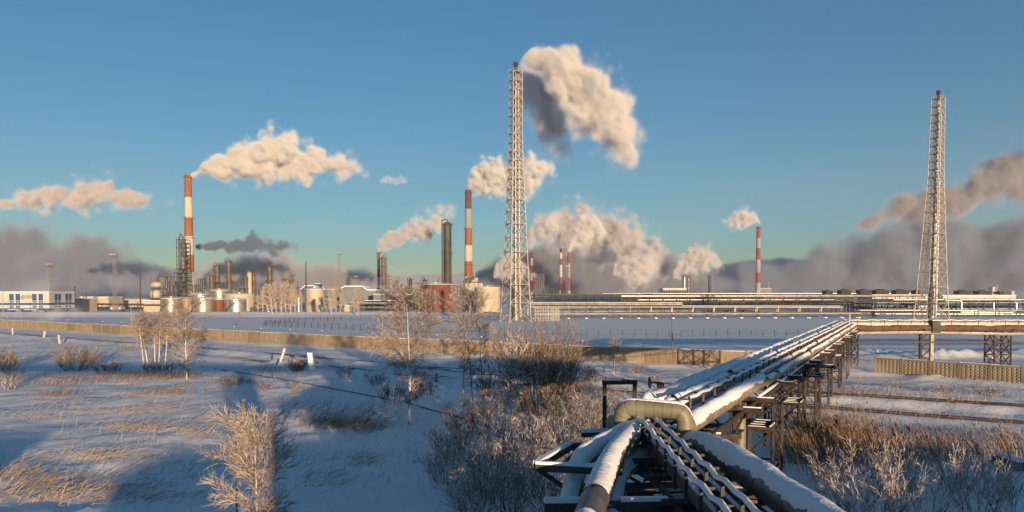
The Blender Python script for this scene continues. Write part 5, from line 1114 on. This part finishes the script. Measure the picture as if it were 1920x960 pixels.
def at_t(pts, t):
    f = t*(len(pts)-1); i = min(int(f), len(pts)-2); u = f-i; return pts[i]*(1-u)+pts[i+1]*u, (pts[i+1]-pts[i])
def perp_dir(g, d, ang):
    d = d/np.linalg.norm(d); v = g.r.normal(0, 1, 3); v -= d*v.dot(d); v /= np.linalg.norm(v); return d*math.cos(ang)+v*math.sin(ang)
def birch_mesh(seed, h, nl=34, cs=0.18, spread=0.22, up=0.9, droop=0.0, rt=0.11, lean=(0,0), sub_n=7, twig_n=6, tw=0.012, top_bush=1.0, bark_lv=True, wob=0.03):
    g = Grow(seed); r = g.r
    tr = g.line((0,0,-0.3), (lean[0],lean[1],1), h+0.3, 12, rt, 0.012, wob, (0,0,0.35), 0)
    for i in range(nl):
        t = cs+(0.98-cs)*(i+r.random())/nl; p, d = at_t(tr, t); prof = math.sin(math.pi*min(1, 0.12+0.88*(1-(t-cs)/(1-cs))))**0.7
        L = h*spread*prof*(0.65+0.7*r.random())*(1.0 if t < 0.8 else top_bush)+0.25
        az = r.uniform(0, 2*math.pi); el = up*(0.55+0.6*t)
        dr = (math.cos(az)*math.cos(el), math.sin(az)*math.cos(el), math.sin(el)); r0 = max(tw*1.4, rt*(1-t)*0.42)
        lb = g.line(p, dr, L, 6, r0, tw, 0.09, (0,0,-droop*0.6+0.1), 0 if r0 > 0.03 else 1)
        for j in range(sub_n):
            tt = 0.22+0.78*(j+r.random())/sub_n; p2, d2 = at_t(lb, min(tt, 0.99)); L2 = L*(0.5-0.25*tt)*(0.6+0.8*r.random())+0.15
            sb = g.line(p2, perp_dir(g, d2, r.uniform(0.4, 0.95))+np.array([0,0,0.15-droop*0.4]), L2, 4, tw*1.15, tw*0.8, 0.14, (0,0,-droop), 1)
            for k in range(twig_n):
                p3, d3 = at_t(sb, r.uniform(0.15, 0.99)); L3 = L2*r.uniform(0.25, 0.6)+0.06
                g.line(p3, perp_dir(g, d3, r.uniform(0.3, 0.9))+np.array([0,0,-droop*0.3]), L3, 2, tw*0.95, tw*0.65, 0.2, (0,0,-droop), 2)
    return g
def plant_meshes(g, nm_stem, nm_crown, stem_mat, crown_mats, parent, mixf=0.5, ksides=6):
    o = []
    a = g.out(0, ksides)
    if a: o.append(np_mesh(nm_stem, a[0], a[1], stem_mat, None, parent, (0,0,0), True))
    vs = []; fs = []; mi = []; off = 0
    for lv in (1, 2):
        b = g.out(lv, 3)
        if b:
            vs.append(b[0]); fs.append(b[1]+off); off += len(b[0]); n = len(b[1])//3
            mi.append(np.repeat((g.r.random(n) < (mixf if lv == 2 else mixf*0.5)).astype(int), 3))
    if vs: o.append(np_mesh(nm_crown, np.concatenate(vs), np.concatenate(fs), crown_mats, np.concatenate(mi), parent))
    return o
def birch(label, base, h, seed, group=None, mats=('twig','frost'), mixf=0.55, cat='tree', name='birch_tree', bark='bark', **kw):
    t = thing(name, label, cat, base, group); g = birch_mesh(seed, h, **kw)
    plant_meshes(g, 'trunk', 'crown', M[bark], [M[m] for m in mats], t, mixf); return t
def shrub_mesh(seed, h, w, n=26, sub_n=7, twig_n=4, tw=0.011, splay=0.5, curve=0.25):
    g = Grow(seed); r = g.r
    for i in range(n):
        az = r.uniform(0, 2*math.pi); rad = w*0.22*math.sqrt(r.random()); hh = h*r.uniform(0.55, 1.0); tilt = splay*r.uniform(0.1, 1.0)
        st = g.line((math.cos(az)*rad, math.sin(az)*rad, -0.15), (math.cos(az)*tilt, math.sin(az)*tilt, 1), hh, 6, 0.014+0.006*h*r.random(), tw, 0.09, (0,0,curve), 1)
        for j in range(sub_n):
            p2, d2 = at_t(st, r.uniform(0.25, 0.98)); L2 = hh*r.uniform(0.15, 0.36)
            sb = g.line(p2, perp_dir(g, d2, r.uniform(0.25, 0.65)), L2, 3, tw*1.1, tw*0.8, 0.13, (0,0,0.15), 1)
            for k in range(twig_n):
                p3, d3 = at_t(sb, r.uniform(0.1, 0.98)); g.line(p3, perp_dir(g, d3, r.uniform(0.25, 0.7)), L2*r.uniform(0.25, 0.55), 2, tw*0.9, tw*0.6, 0.18, (0,0,0.1), 2)
    return g
def shrub(label, base, h, w, seed, mats=('twig','rime'), mixf=0.6, group='frosted shrubs in the foreground', name='shrub', **kw):
    g = shrub_mesh(seed, h, w, **kw); vs = []; fs = []; mi = []; off = 0
    for lv in (1, 2):
        b = g.out(lv, 3); vs.append(b[0]); fs.append(b[1]+off); off += len(b[0]); n = len(b[1])//3
        mi.append(np.repeat((g.r.random(n) < (mixf if lv == 2 else mixf*0.45)).astype(int), 3))
    o = np_mesh(name, np.concatenate(vs), np.concatenate(fs), [M[m] for m in mats], np.concatenate(mi)); o.location = base
    return tag(o, label, 'shrub', group)
def copy_shrub(o, label, base, s, rz):
    c = o.copy(); COL.objects.link(c); c.location = base; c.scale = (s[0], s[0], s[1]); c.rotation_euler.z = rz; c['label'] = label; return c
GB = 'birches on the snowy waste ground'
birch('tall birch with a slender golden crown and drooping lower boughs, middle of the waste ground', gpt(768,797), 11.9, 101, GB, nl=64, cs=0.18, spread=0.25, up=0.75, droop=0.25, rt=0.14, sub_n=9, twig_n=9, tw=0.0115)
birch('birch with a bright bare trunk beside the dark willow thicket', gpt(869,760), 11.6, 102, GB, nl=54, cs=0.33, spread=0.21, up=0.8, droop=0.1, rt=0.13, sub_n=8, twig_n=8, tw=0.0115)
birch('lone bushy birch standing apart at the end of the trunk row', gpt(350,711), 10.4, 103, GB, nl=58, cs=0.12, spread=0.27, up=0.7, droop=0.1, rt=0.14, sub_n=8, twig_n=8, tw=0.0125)
for i, (px, py, tx, ty, lb) in enumerate(((271,694,259,600,'outermost of the row, leaning away'),(279,690,262,592,'leaning hard, second of the row'),(291,689,290,598,'straight and thin, middle of the row'),(298,689,297,594,'straight, paired with a thinner stem'),(309,687,317,592,'tilted towards the bushy birch'))):
    b = gpt(px,py); tp = at(tx,ty,b.y); h = tp.z-b.z
    birch('thin golden birch trunk in a row, '+lb, b, h, 110+i, 'row of thin birch trunks', nl=34, cs=0.4, spread=0.18, up=0.85, rt=0.14, lean=((tp.x-b.x)/h,0), sub_n=7, twig_n=6, tw=0.0115, wob=0.02)
p = gnd(484,1105); birch('frosted golden young birch rising from the bottom edge', (p.x,p.y,Hz(p.x,p.y)), 6.5, 120, GB, ('twig','frost'), 0.85, nl=46, cs=0.2, spread=0.25, up=0.8, droop=-0.05, rt=0.085, sub_n=10, twig_n=9, tw=0.0085)
p = gnd(445,970); birch('bare dark sapling tip just behind the frosted young birch', (p.x,p.y,Hz(p.x,p.y)), 7.2, 121, GB, ('twig','twig'), 0.3, bark='bark_dark', nl=9, cs=0.55, spread=0.10, rt=0.04, tw=0.006, sub_n=3, twig_n=2)
birch('slim pale birch with a frosty top in front of the dark willow', gpt(962,890), 8.3, 122, GB, ('twig','rime'), 0.85, nl=34, cs=0.42, spread=0.16, up=0.95, rt=0.09, sub_n=6, twig_n=5, tw=0.012)
p = gnd(858,1000); birch('short frosted sapling at the bottom edge among the grey thicket', (p.x,p.y,Hz(p.x,p.y)), 4.9, 123, GB, ('twig','rime'), 0.8, nl=26, cs=0.35, spread=0.16, up=1.0, rt=0.05, sub_n=5, twig_n=5, tw=0.009)
birch('dark slender sapling next to the bare-trunked birch', gpt(886,758), 6.3, 124, GB, ('twig','twig'), 0.4, bark='bark_dark', nl=18, cs=0.3, spread=0.14, rt=0.07, tw=0.011)
birch('dark thin leaning sapling between the birch and the willow', gpt(905,757), 8.8, 125, GB, ('twig','twig'), 0.4, bark='bark_dark', nl=18, cs=0.35, spread=0.12, rt=0.07, tw=0.011, lean=(0.09,0))
birch('small frosted sapling before the wall by the snow hump', gpt(1151,702), 4.6, 126, GB, ('twig','frost'), 0.6, nl=26, cs=0.1, spread=0.26, up=0.9, rt=0.05, tw=0.012)
birch('wispy sapling in front of the shaded end of the wall', gpt(930,690), 6.0, 127, GB, ('twig','frost'), 0.6, nl=24, cs=0.2, spread=0.16, up=0.9, rt=0.05, tw=0.012)
# frosted trees before the tank farm: three builds, copied
protos = [birch('x', (0,0,0), 15.5, 140+k, 'frosted trees in front of the tanks', ('frost','frost'), 0.5, nl=52, cs=0.12, spread=(0.16,0.18,0.22)[k], up=1.0, rt=0.24, sub_n=8, twig_n=6, tw=0.04) for k in range(3)]
FT = [(484,590,556,2,'first small'),(493,590,541,0,'second'),(501,590,536,1,'third, forked'),(510,591,538,0,'fourth'),(518,590,533,1,'fifth, tallest'),(527,591,534,0,'sixth'),(536,590,536,2,'seventh, broad'),(545,591,537,0,'eighth'),(553,590,546,1,'ninth, short'),(566,590,551,0,'tenth, beside the domed tank'),(613,590,545,1,'first beyond the domed tank'),(621,591,543,0,'second beyond the domed tank'),(630,590,542,2,'third beyond the domed tank'),(638,590,545,1,'last beyond the domed tank'),(671,592,547,2,'lone round one by the brick hut'),(664,588,560,0,'thin one beside the lone round tree'),(786,589,538,2,'broad one before the wide red tank'),(798,588,545,1,'middle one before the wide red tank'),(812,588,548,0,'smallest before the wide red tank'),(853,588,541,2,'one at the near edge of the wide red tank'),(757,586,545,1,'one just short of the wide red tank')]
used = set()
for px, py, yt, k, lb in FT:
    b = gnd(px, py); b = V(b.x, b.y, Hz(b.x, b.y)); h = zat(yt, b.y)-b.z
    t = protos[k] if k not in used else copy_tree(protos[k]); used.add(k)
    t.location = b; s = h/15.5; t.scale = (s*1.05, s*1.05, s); t.rotation_euler.z = px*1.7; t['label'] = 'rime-white leafless tree, '+lb + (' of the clump' if px < 560 else '')
# willow thicket
shrub('huge rounded dark willow thicket, its top lit by the sun', gpt(1012,775), 8.8, 9.0, 201, ('twig','frost'), 0.30, n=120, sub_n=9, twig_n=6, tw=0.013, splay=0.55, curve=0.1)
shrub('brown willow clump filling the edge of the huge thicket', gpt(1062,790), 5.6, 6.0, 202, ('twig','frost'), 0.4, n=55, sub_n=8, twig_n=5, tw=0.012, splay=0.6)
shrub('dark low willow clump between birch trunk and thicket', gpt(925,765), 4.6, 5.5, 203, ('twig','rime'), 0.35, n=45, sub_n=8, twig_n=5, tw=0.012, splay=0.6)
sA = shrub('grey rimed bush at the foot of the slim pale birch', gpt(930,850), 3.4, 4.2, 210, ('twig','rime'), 0.7, n=44, sub_n=8, twig_n=5, tw=0.0095, splay=0.7)
sB = shrub('grey rimed bush below the outer bent pipes', gpt(1020,880), 3.6, 4.0, 211, ('twig','rime'), 0.75, n=44, sub_n=8, twig_n=5, tw=0.0095, splay=0.65)
sC = shrub('dark bush of fine upright twigs at the near snow edge', gpt(868,822), 3.0, 4.2, 212, ('twig','rime'), 0.3, n=46, sub_n=8, twig_n=4, tw=0.009, splay=0.6)
words = iter('one two three four five six seven eight nine ten eleven twelve thirteen fourteen fifteen sixteen seventeen eighteen nineteen twenty'.split())
for o, px, py, s, lb in ((sA,985,905,(1.0,1.0),'grey rimed bush in front of the portal frame'),(sB,905,925,(1.0,1.05),'pale rimed bush at the heart of the thicket'),(sC,845,860,(0.9,0.8),'low dark bush on the near edge of the thicket'),(sA,1060,850,(1.1,1.05),'rimed bush under the portal frame post'),(sB,960,960,(1.0,0.95),'large rimed bush at the bottom edge beside the sapling'),(sA,890,975,(0.9,0.9),'rimed bush at the bottom edge near the snow'),(sC,1090,830,(1.1,1.1),'dark bush behind the pipe loop'),(sB,1030,965,(0.9,0.85),'rimed bush under the grated bracket'),(sC,1000,830,(1.0,1.0),'dark bush in front of the huge willow'),(sA,1105,800,(1.1,1.0),'rimed bush farthest along the thicket'),(sB,900,800,(0.8,0.75),'small rimed bush behind the black pipe end'),(sC,1140,775,(1.0,0.9),'thin bush beyond the portal frame'),(sA,830,905,(0.7,0.7),'outlying rimed bush on open snow')):
    copy_shrub(o, lb, gpt(px,py), s, px*0.9)
# bushes on the far waste ground
shrub('wide round dark bush on the snow, near the far wall', gpt(143,694), 4.2, 9.0, 220, ('twig','frost'), 0.3, 'bushes near the far wall', n=75, sub_n=8, twig_n=5, tw=0.014, splay=1.1, curve=0.3)
shrub('brown bush cut by the frame edge near the far wall', gpt(14,694), 4.0, 5.5, 221, ('twig','frost'), 0.5, 'bushes near the far wall', n=45, sub_n=8, twig_n=5, tw=0.013, splay=0.8)
shrub('low frosted bush in front of the frame-edge bush', gpt(18,730), 3.6, 3.0, 222, ('twig','rime'), 0.6, 'bushes near the far wall', n=26, sub_n=7, twig_n=4, tw=0.011, splay=0.5)
shrub('low brown bush between the wide dark bush and the trunks', gpt(205,700), 2.2, 7.0, 223, ('twig','frost'), 0.45, 'bushes near the far wall', n=50, sub_n=7, twig_n=4, tw=0.012, splay=1.1)
shrub('brown undergrowth bush at the foot of the thin trunks', gpt(300,697), 2.0, 8.0, 224, ('twig','straw'), 0.5, 'bushes near the far wall', n=60, sub_n=6, twig_n=4, tw=0.012, splay=1.2)
shrub('round brown bush between the two white stubs', gpt(557,697), 2.2, 3.0, 225, ('twig','straw'), 0.5, 'bushes near the far wall', n=55, sub_n=7, twig_n=4, tw=0.012, splay=0.8, curve=0.1)
sD = shrub('sparse dark bush on open snow past the round brown one', gpt(645,709), 2.2, 3.4, 226, ('twig','rime'), 0.4, 'bushes near the far wall', n=30, sub_n=6, twig_n=4, tw=0.011, splay=0.8)
for px, py, s, lb in ((556,736,(0.7,0.75),'small dark bush just above the black pipe'),(438,722,(0.8,0.6),'low brown bush near the black pipe start'),(497,732,(0.9,0.6),'low straggly bush by the black pipe'),(735,755,(1.5,1.2),'wide thin bush around the tall birch foot'),(800,740,(1.2,1.0),'thin bush between the tall birch and the dark post'),(705,722,(1.1,0.9),'thin bush short of the tall birch'),(1195,700,(1.0,0.7),'frosted low bush by the wall hump'),(1110,715,(1.2,1.0),'frosted low bush beyond the willow'),(1230,715,(0.8,0.6),'tiny frosted bush before the wall corner'),(1770,738,(1.1,0.6),'low frosted bush between wall and upper track'),(1850,742,(1.2,0.7),'frosted bush near the end of the waffle wall'),(1590,735,(1.1,0.5),'low brown bush by the bridge bend'),(1672,727,(0.9,0.5),'low frosted bush at the wall drift'),(100,640,(1.0,0.5),'small bush by the far rail line'),(265,655,(0.9,0.5),'small bush before the far wall'),(750,670,(1.1,0.5),'low bush along the wall foot'),(380,640,(1.0,0.4),'faint low bush along the wall foot')):
    copy_shrub(sD, lb, gpt(px,py), s, px*1.3)
# shrubs in the lower corner beyond the bridge
GR = 'frosted shrubs beyond the pipe bridge'
rA = shrub('large frosted shrub near the bottom corner, with open fanning twigs', gpt(1835,965), 3.6, 5.0, 230, ('twig','rime'), 0.85, GR, n=26, sub_n=8, twig_n=5, tw=0.009, splay=0.8)
rB = shrub('grey twiggy shrub in front of the reeds', gpt(1665,930), 3.2, 4.6, 231, ('twig','rime'), 0.75, GR, n=26, sub_n=8, twig_n=5, tw=0.009, splay=0.75)
for o, px, py, s, lb in ((rB,1590,960,(1.0,1.0),'grey shrub by the huge grey pipe'),(rA,1735,960,(0.9,0.8),'frosted shrub at the bottom edge, between two larger ones'),(rB,1790,920,(0.9,0.8),'frosted shrub behind the largest corner shrub'),(rA,1905,975,(0.9,0.9),'frosted shrub cut by the bottom corner'),(rB,1905,850,(0.9,0.7),'brown shrub by the dumped beam'),(rB,1550,905,(0.6,0.5),'shrub beside the trestle foot'),(rB,1640,985,(1.0,1.0),'grey shrub at the bottom edge below the reeds'),(rB,1870,905,(0.7,0.5),'low shrub in front of the dumped beam'),(rA,1610,900,(0.7,0.6),'pale shrub at the reed edge'),(rB,1700,885,(0.8,0.55),'thin shrub at the second reed strip')):
    copy_shrub(o, lb, gpt(px,py), s, px*0.7)
# reeds and grass: blades nobody could count
def blades(name, label, spots, mats, mixp, h, lean, bend, w=0.016, heads=None, seed=1, cat='grass'):
    r = np.random.default_rng(seed); B = []; D = []; Hh = []
    for px, py, rx, ry, n in spots:          # photo pixel centre, spread in pixels, count
        for _ in range(n):
            a, b = px+r.normal(0, rx*0.5), py+r.normal(0, ry*0.5); b = max(b, 600); q_ = gnd(a, b)
            B.append((q_.x, q_.y))
    B = np.array(B); z = H(B[:,0], B[:,1]); n = len(B); Pt = np.column_stack([B, z-0.05])
    hh = h*(0.45+0.75*r.random(n)); az = lean[1]+r.normal(0, 0.55, n); ln = np.clip(lean[0]+r.normal(0, lean[2], n), 0, 1.5)
    d0 = np.column_stack([np.cos(az)*np.sin(ln), np.sin(az)*np.sin(ln), np.cos(ln)]); ln2 = np.clip(ln+bend*(0.4+r.random(n)), 0, 1.9)
    d1 = np.column_stack([np.cos(az)*np.sin(ln2), np.sin(az)*np.sin(ln2), np.cos(ln2)])
    Q1 = Pt+d0*(hh*0.55)[:,None]; Q2 = Q1+d1*(hh*0.5)[:,None]
    zz = H(Q2[:,0], Q2[:,1]); Q2[:,2] = np.maximum(Q2[:,2], zz+0.02); zz = H(Q1[:,0], Q1[:,1]); Q1[:,2] = np.maximum(Q1[:,2], zz+0.03)
    ww = w*(0.7+0.6*r.random(n)); mi = (r.random(n) < mixp).astype(int)
    v1, f1 = tubes_np(Pt, Q1, ww, ww*0.9); v2, f2 = tubes_np(Q1, Q2, ww*0.9, ww*0.4)
    vs = [v1, v2]; fs = [f1, f2+len(v1)]; m = [np.repeat(mi, 3), np.repeat(mi, 3)]
    if heads:
        k = r.random(n) < heads; T = Q2[k]+d1[k]*0.28; v3, f3 = tubes_np(Q2[k]-d1[k]*0.05, T, np.full(k.sum(), 0.05), np.full(k.sum(), 0.02)); vs.append(v3); fs.append(f3+len(v1)+len(v2)); m.append(np.full(len(f3), 2))
    o = np_mesh(name, np.concatenate(vs), np.concatenate(fs), [M[q_] for q_ in mats], np.concatenate(m)); return tag(o, label, cat, None, 'stuff')
blades('reeds', 'tall brown reed bed beside the trestle feet', [(1545,845,75,28,1100),(1600,842,80,32,900),(1515,866,50,28,350)], ('reed','straw','reed_head'), 0.65, 2.1, (0.12,2.6,0.12), 0.35, 0.013, 0.3, 3, 'reeds')
blades('reeds', 'sparse strip of dark-headed reeds behind the frosted shrubs', [(1700,858,110,14,420),(1770,864,110,14,360),(1830,862,70,14,80),(1895,860,40,30,150)], ('reed','straw_pale','reed_head'), 0.45, 1.9, (0.12,2.6,0.14), 0.4, 0.011, 0.5, 4, 'reeds')
blades('dry_grass', 'flattened dry grass poking through the shaded snow field', [(85,900,110,16,170),(160,912,150,14,190),(20,882,60,28,200),(170,853,110,8,170),(235,800,70,7,130),(260,808,70,8,120),(215,773,80,6,120),(295,768,60,14,110),(260,745,50,5,80),(360,815,60,10,110),(50,780,60,8,60),(370,790,40,12,50),(120,760,100,8,50),(600,905,60,12,40),(670,865,30,12,45),(60,925,120,14,160),(250,870,220,40,140),(240,930,200,16,120)], ('straw_pale','frost'), 0.5, 1.35, (1.05,0.25,0.22), 0.5, 0.015, None, 5)
blades('dry_grass', 'brown tussocks of grass in the snow before the tall birch', [(612,795,60,10,260),(668,798,70,12,300),(640,790,110,8,160),(690,770,60,14,120),(530,765,90,12,90),(610,770,100,12,90),(500,870,220,60,90)], ('reed','straw'), 0.55, 1.2, (0.75,0.15,0.25), 0.5, 0.014, None, 6)
blades('dry_grass', 'brown grass among the bushes along the far waste ground', [(320,707,80,6,500),(250,705,80,6,350),(170,712,150,8,380),(70,715,130,9,300),(440,718,40,8,260),(500,698,30,8,120),(100,740,60,6,160),(240,655,30,5,120),(310,740,60,6,160)], ('reed','straw'), 0.5, 0.9, (0.4,0.3,0.3), 0.5, 0.018, None, 7)
blades('dry_grass', 'scattered weed stalks across the snow around the tracks', [(1000,740,500,60,500),(1700,790,240,60,450),(600,720,300,60,450),(700,860,220,80,260),(1130,720,120,30,500),(1180,745,100,30,300),(200,650,300,26,400),(1640,740,160,16,350),(1800,745,120,16,400),(300,860,300,80,300)], ('straw','frost'), 0.5, 0.75, (0.35,0.2,0.3), 0.5, 0.013, None, 8)
# ------------------------------------------------------------------ smoke and steam
SM = 0.10
plume('smoke_plume', 'thick bright white plume trailing from the tall orange and white chimney', [(357,330,4),(380,320,14),(420,306,25),(470,304,32),(515,294,42),(580,304,38),(640,312,30),(695,322,17)], 730, dens=0.045, scale=9, seed=1.3, edge=1.2, namp=0.95)
plume('smoke_plume', 'bright plume blowing from the soot-darkened chimney behind the white lattice tower', [(876,357,3),(885,342,18),(915,334,30),(960,336,32),(1000,322,36),(1030,318,30),(1050,335,16)], 760, dens=0.05, scale=7, seed=4.1, edge=1.2, namp=0.9, dc=[(0,1),(0.6,1),(0.8,0.5),(1,0.12)], color=(0.96,0.96,0.97))
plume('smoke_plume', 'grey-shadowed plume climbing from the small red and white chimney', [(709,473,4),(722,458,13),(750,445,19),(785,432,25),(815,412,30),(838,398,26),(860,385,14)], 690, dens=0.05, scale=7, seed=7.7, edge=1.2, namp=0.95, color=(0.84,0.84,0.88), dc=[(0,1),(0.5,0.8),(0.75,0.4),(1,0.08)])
plume('smoke_plume', 'huge bright plume arching over from the top of the white lattice tower', [(985,100,16),(1010,108,30),(1050,128,42),(1090,165,50),(1130,212,52),(1165,262,46),(1195,318,26)], 1000, dens=0.022, scale=5.5, seed=2.2, edge=1.3, namp=0.85, dc=[(0,0.3),(0.2,0.85),(0.6,0.9),(0.8,0.5),(1,0.1)])
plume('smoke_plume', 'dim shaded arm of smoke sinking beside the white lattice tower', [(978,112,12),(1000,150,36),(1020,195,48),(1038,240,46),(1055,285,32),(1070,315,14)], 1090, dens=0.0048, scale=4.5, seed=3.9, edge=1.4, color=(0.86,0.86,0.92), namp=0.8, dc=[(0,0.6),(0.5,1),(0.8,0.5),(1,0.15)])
plume('smoke_plume', 'long ragged plume drifting high over the office block', [(-40,382,12),(20,380,16),(80,374,22),(140,368,28),(190,362,34),(235,372,28),(280,378,26),(330,380,16)], 1100, dens=0.01, scale=10, seed=9.2, edge=1.3, dc=[(0,0.6),(0.3,1),(0.6,0.75),(0.8,0.45),(1,0.1)], namp=1.15, color=(0.86,0.84,0.84))
plume('smoke_plume', 'low plume from behind the orange chimney with its shade painted into the smoke', [(366,463,7),(400,461,10),(440,460,16),(480,462,22),(520,464,22),(570,462,14)], 1000, dens=0.014, scale=9, seed=5.5, edge=1.2, color=(0.30,0.38,0.52), namp=1.0, dc=[(0,1),(0.3,1),(0.7,0.7),(1,0.15)])  # dark bluish albedo stands in for the shadow lying on this plume
plume('smoke_plume', 'small loose wisp hanging alone between the two orange chimneys', [(712,340,6),(735,337,12),(760,338,11),(782,342,5)], 900, dens=0.004, scale=5, seed=6.1, edge=1.2, namp=0.8)
plume('smoke_plume', 'plume blowing back from the lone banded chimney', [(1425,424,3),(1412,410,13),(1390,410,22),(1368,414,15),(1348,416,7)], 900, dens=0.035, scale=5, seed=8.4, edge=1.2, namp=0.8, color=(0.93,0.92,0.93), dc=[(0,1),(0.6,0.8),(1,0.1)])
plume('smoke_plume', 'brightest steam column above the red chimney in the cloud', [(1064,472,5),(1074,455,16),(1085,438,24),(1105,425,32),(1135,430,36)], 960, dens=0.04, scale=4, seed=1.9, edge=1.1, namp=0.7, dc=[(0,1),(0.7,0.8),(1,0.2)])
plume('smoke_plume', 'tan steam column curling from the distant chimney in the cloud', [(1051,467,4),(1046,448,10),(1036,430,22),(1022,415,32),(1005,425,28)], 1000, dens=0.028, scale=3.5, seed=2.9, edge=1.1, namp=0.7, color=(0.93,0.92,0.93), dc=[(0,1),(0.7,0.9),(1,0.3)])
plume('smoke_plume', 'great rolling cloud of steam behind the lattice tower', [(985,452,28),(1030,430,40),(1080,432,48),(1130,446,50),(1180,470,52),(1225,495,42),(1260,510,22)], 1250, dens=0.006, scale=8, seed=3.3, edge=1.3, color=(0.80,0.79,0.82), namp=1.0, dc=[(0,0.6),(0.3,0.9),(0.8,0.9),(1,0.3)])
plume('smoke_plume', 'low sunlit steam heap under the great cloud', [(1150,505,14),(1180,500,26),(1215,500,34),(1245,520,20)], 1100, dens=0.015, scale=5, seed=4.7, edge=1.2, namp=0.8, color=(0.92,0.90,0.89))
plume('smoke_plume', 'hooked steam puff above the far grey stack', [(1262,508,14),(1290,492,26),(1325,487,30),(1350,497,20),(1362,515,8)], 1200, dens=0.012, scale=5, seed=5.9, edge=1.2, namp=0.9, color=(0.90,0.88,0.88))
plume('smoke_plume', 'thin tan puff of steam behind the legs of the white lattice tower', [(925,520,6),(935,505,16),(955,500,22),(985,508,18),(1010,520,10)], 1100, dens=0.03, scale=5, seed=6.6, edge=0.8, color=(0.9,0.87,0.85))
plume('smoke_plume', 'sunlit top of the smoke bank at the frame edge', [(1590,430,8),(1680,400,22),(1760,378,30),(1830,352,34),(1890,325,42),(1950,312,50),(2030,300,50)], 1500, dens=0.003, scale=6, seed=7.3, edge=1.3, color=(0.62,0.60,0.63), namp=0.95, dc=[(0,0.4),(0.4,1),(1,1)], halo=0.3)
# smoke banks lying along the horizon
plume('smoke_bank', 'broad grey-mauve bank of smog along the horizon past the banded chimney', [(1380,530,30),(1470,525,48),(1560,515,62),(1640,500,85),(1720,490,94),(1800,487,94),(1900,490,90),(2020,490,90)], 2300, dens=0.00055, scale=6, seed=8.8, edge=2.6, color=(0.42,0.49,0.61), namp=0.8, dc=[(0,0.4),(0.2,0.9),(1,1)], kind='stuff', cat='smog', detail=4.0, halo=0.35)
plume('smoke_bank', 'grey bank of smog behind the office block and masts', [(-80,505,70),(0,500,78),(80,495,74),(160,505,70),(240,515,58),(320,525,42),(400,535,25)], 1900, dens=0.0005, scale=6, seed=9.9, edge=2.6, color=(0.42,0.48,0.60), namp=0.8, dc=[(0,1),(0.6,0.8),(1,0.2)], kind='stuff', cat='smog', detail=4.0, halo=0.35)
plume('smoke_bank', 'pinkish low smog behind the brown columns', [(350,545,20),(430,520,40),(500,512,46),(580,520,40),(680,530,34),(800,538,28),(900,545,18)], 1500, dens=0.0012, scale=7, seed=2.6, edge=2.5, color=(0.58,0.57,0.62), namp=0.8, kind='stuff', cat='smog', detail=4.0, halo=0.25)
plume('smoke_bank', 'dim haze of smoke under the rolling steam cloud', [(890,525,18),(960,515,36),(1050,505,56),(1150,508,60),(1250,518,48),(1340,530,34),(1420,542,18)], 1700, dens=0.0022, scale=7, seed=3.1, edge=2.3, color=(0.46,0.49,0.57), namp=0.5, kind='stuff', cat='smog', detail=4.0, halo=0.25)
plume('smoke_bank', 'thin blue-grey layer of mist lying all along the horizon', [(-260,541,26),(200,540,30),(700,540,28),(1200,538,32),(1600,530,40),(2200,528,42)], 3000, dens=0.0006, scale=12, seed=12.2, edge=2.6, color=(0.62,0.66,0.74), namp=0.6, dc=[(0,1),(1,1)], kind='stuff', cat='smog', detail=3.0, halo=0.4)
# ground steam
plume('steam_wisp', 'pale steam rising from the ground by the corner of the pipe bridge', [(1575,690,14),(1610,688,24),(1650,692,24),(1690,700,12)], 112, dens=0.05, scale=3, seed=1.1, edge=1.0, color=(0.62,0.58,0.58), namp=0.8, group='wisps of ground steam', step=1.0)
plume('steam_wisp', 'thin steam drifting in front of the office block wall', [(70,610,6),(100,590,16),(135,585,18),(180,588,8)], 300, dens=0.015, scale=3, seed=2.1, edge=1.0, color=(0.75,0.72,0.73), namp=0.8, group='wisps of ground steam', step=1.0)
# ------------------------------------------------------------------ the cold misty air over the plain
hm = bpy.data.materials.new('haze'); hm.use_nodes = True; hn = hm.node_tree.nodes; hn.remove(hn['Principled BSDF'])
pv = hn.new('ShaderNodeVolumePrincipled'); pv.inputs['Color'].default_value = (0.82,0.86,0.92,1); pv.inputs['Density'].default_value = 0.0001; pv.inputs['Anisotropy'].default_value = 0.1
hm.node_tree.links.new(pv.outputs[0], hn['Material Output'].inputs['Volume'])
mb = MB(); mb.box((0, 1400, 229), (7000, 3700, 462)); tag(mb.build('haze', hm), kind='stuff')
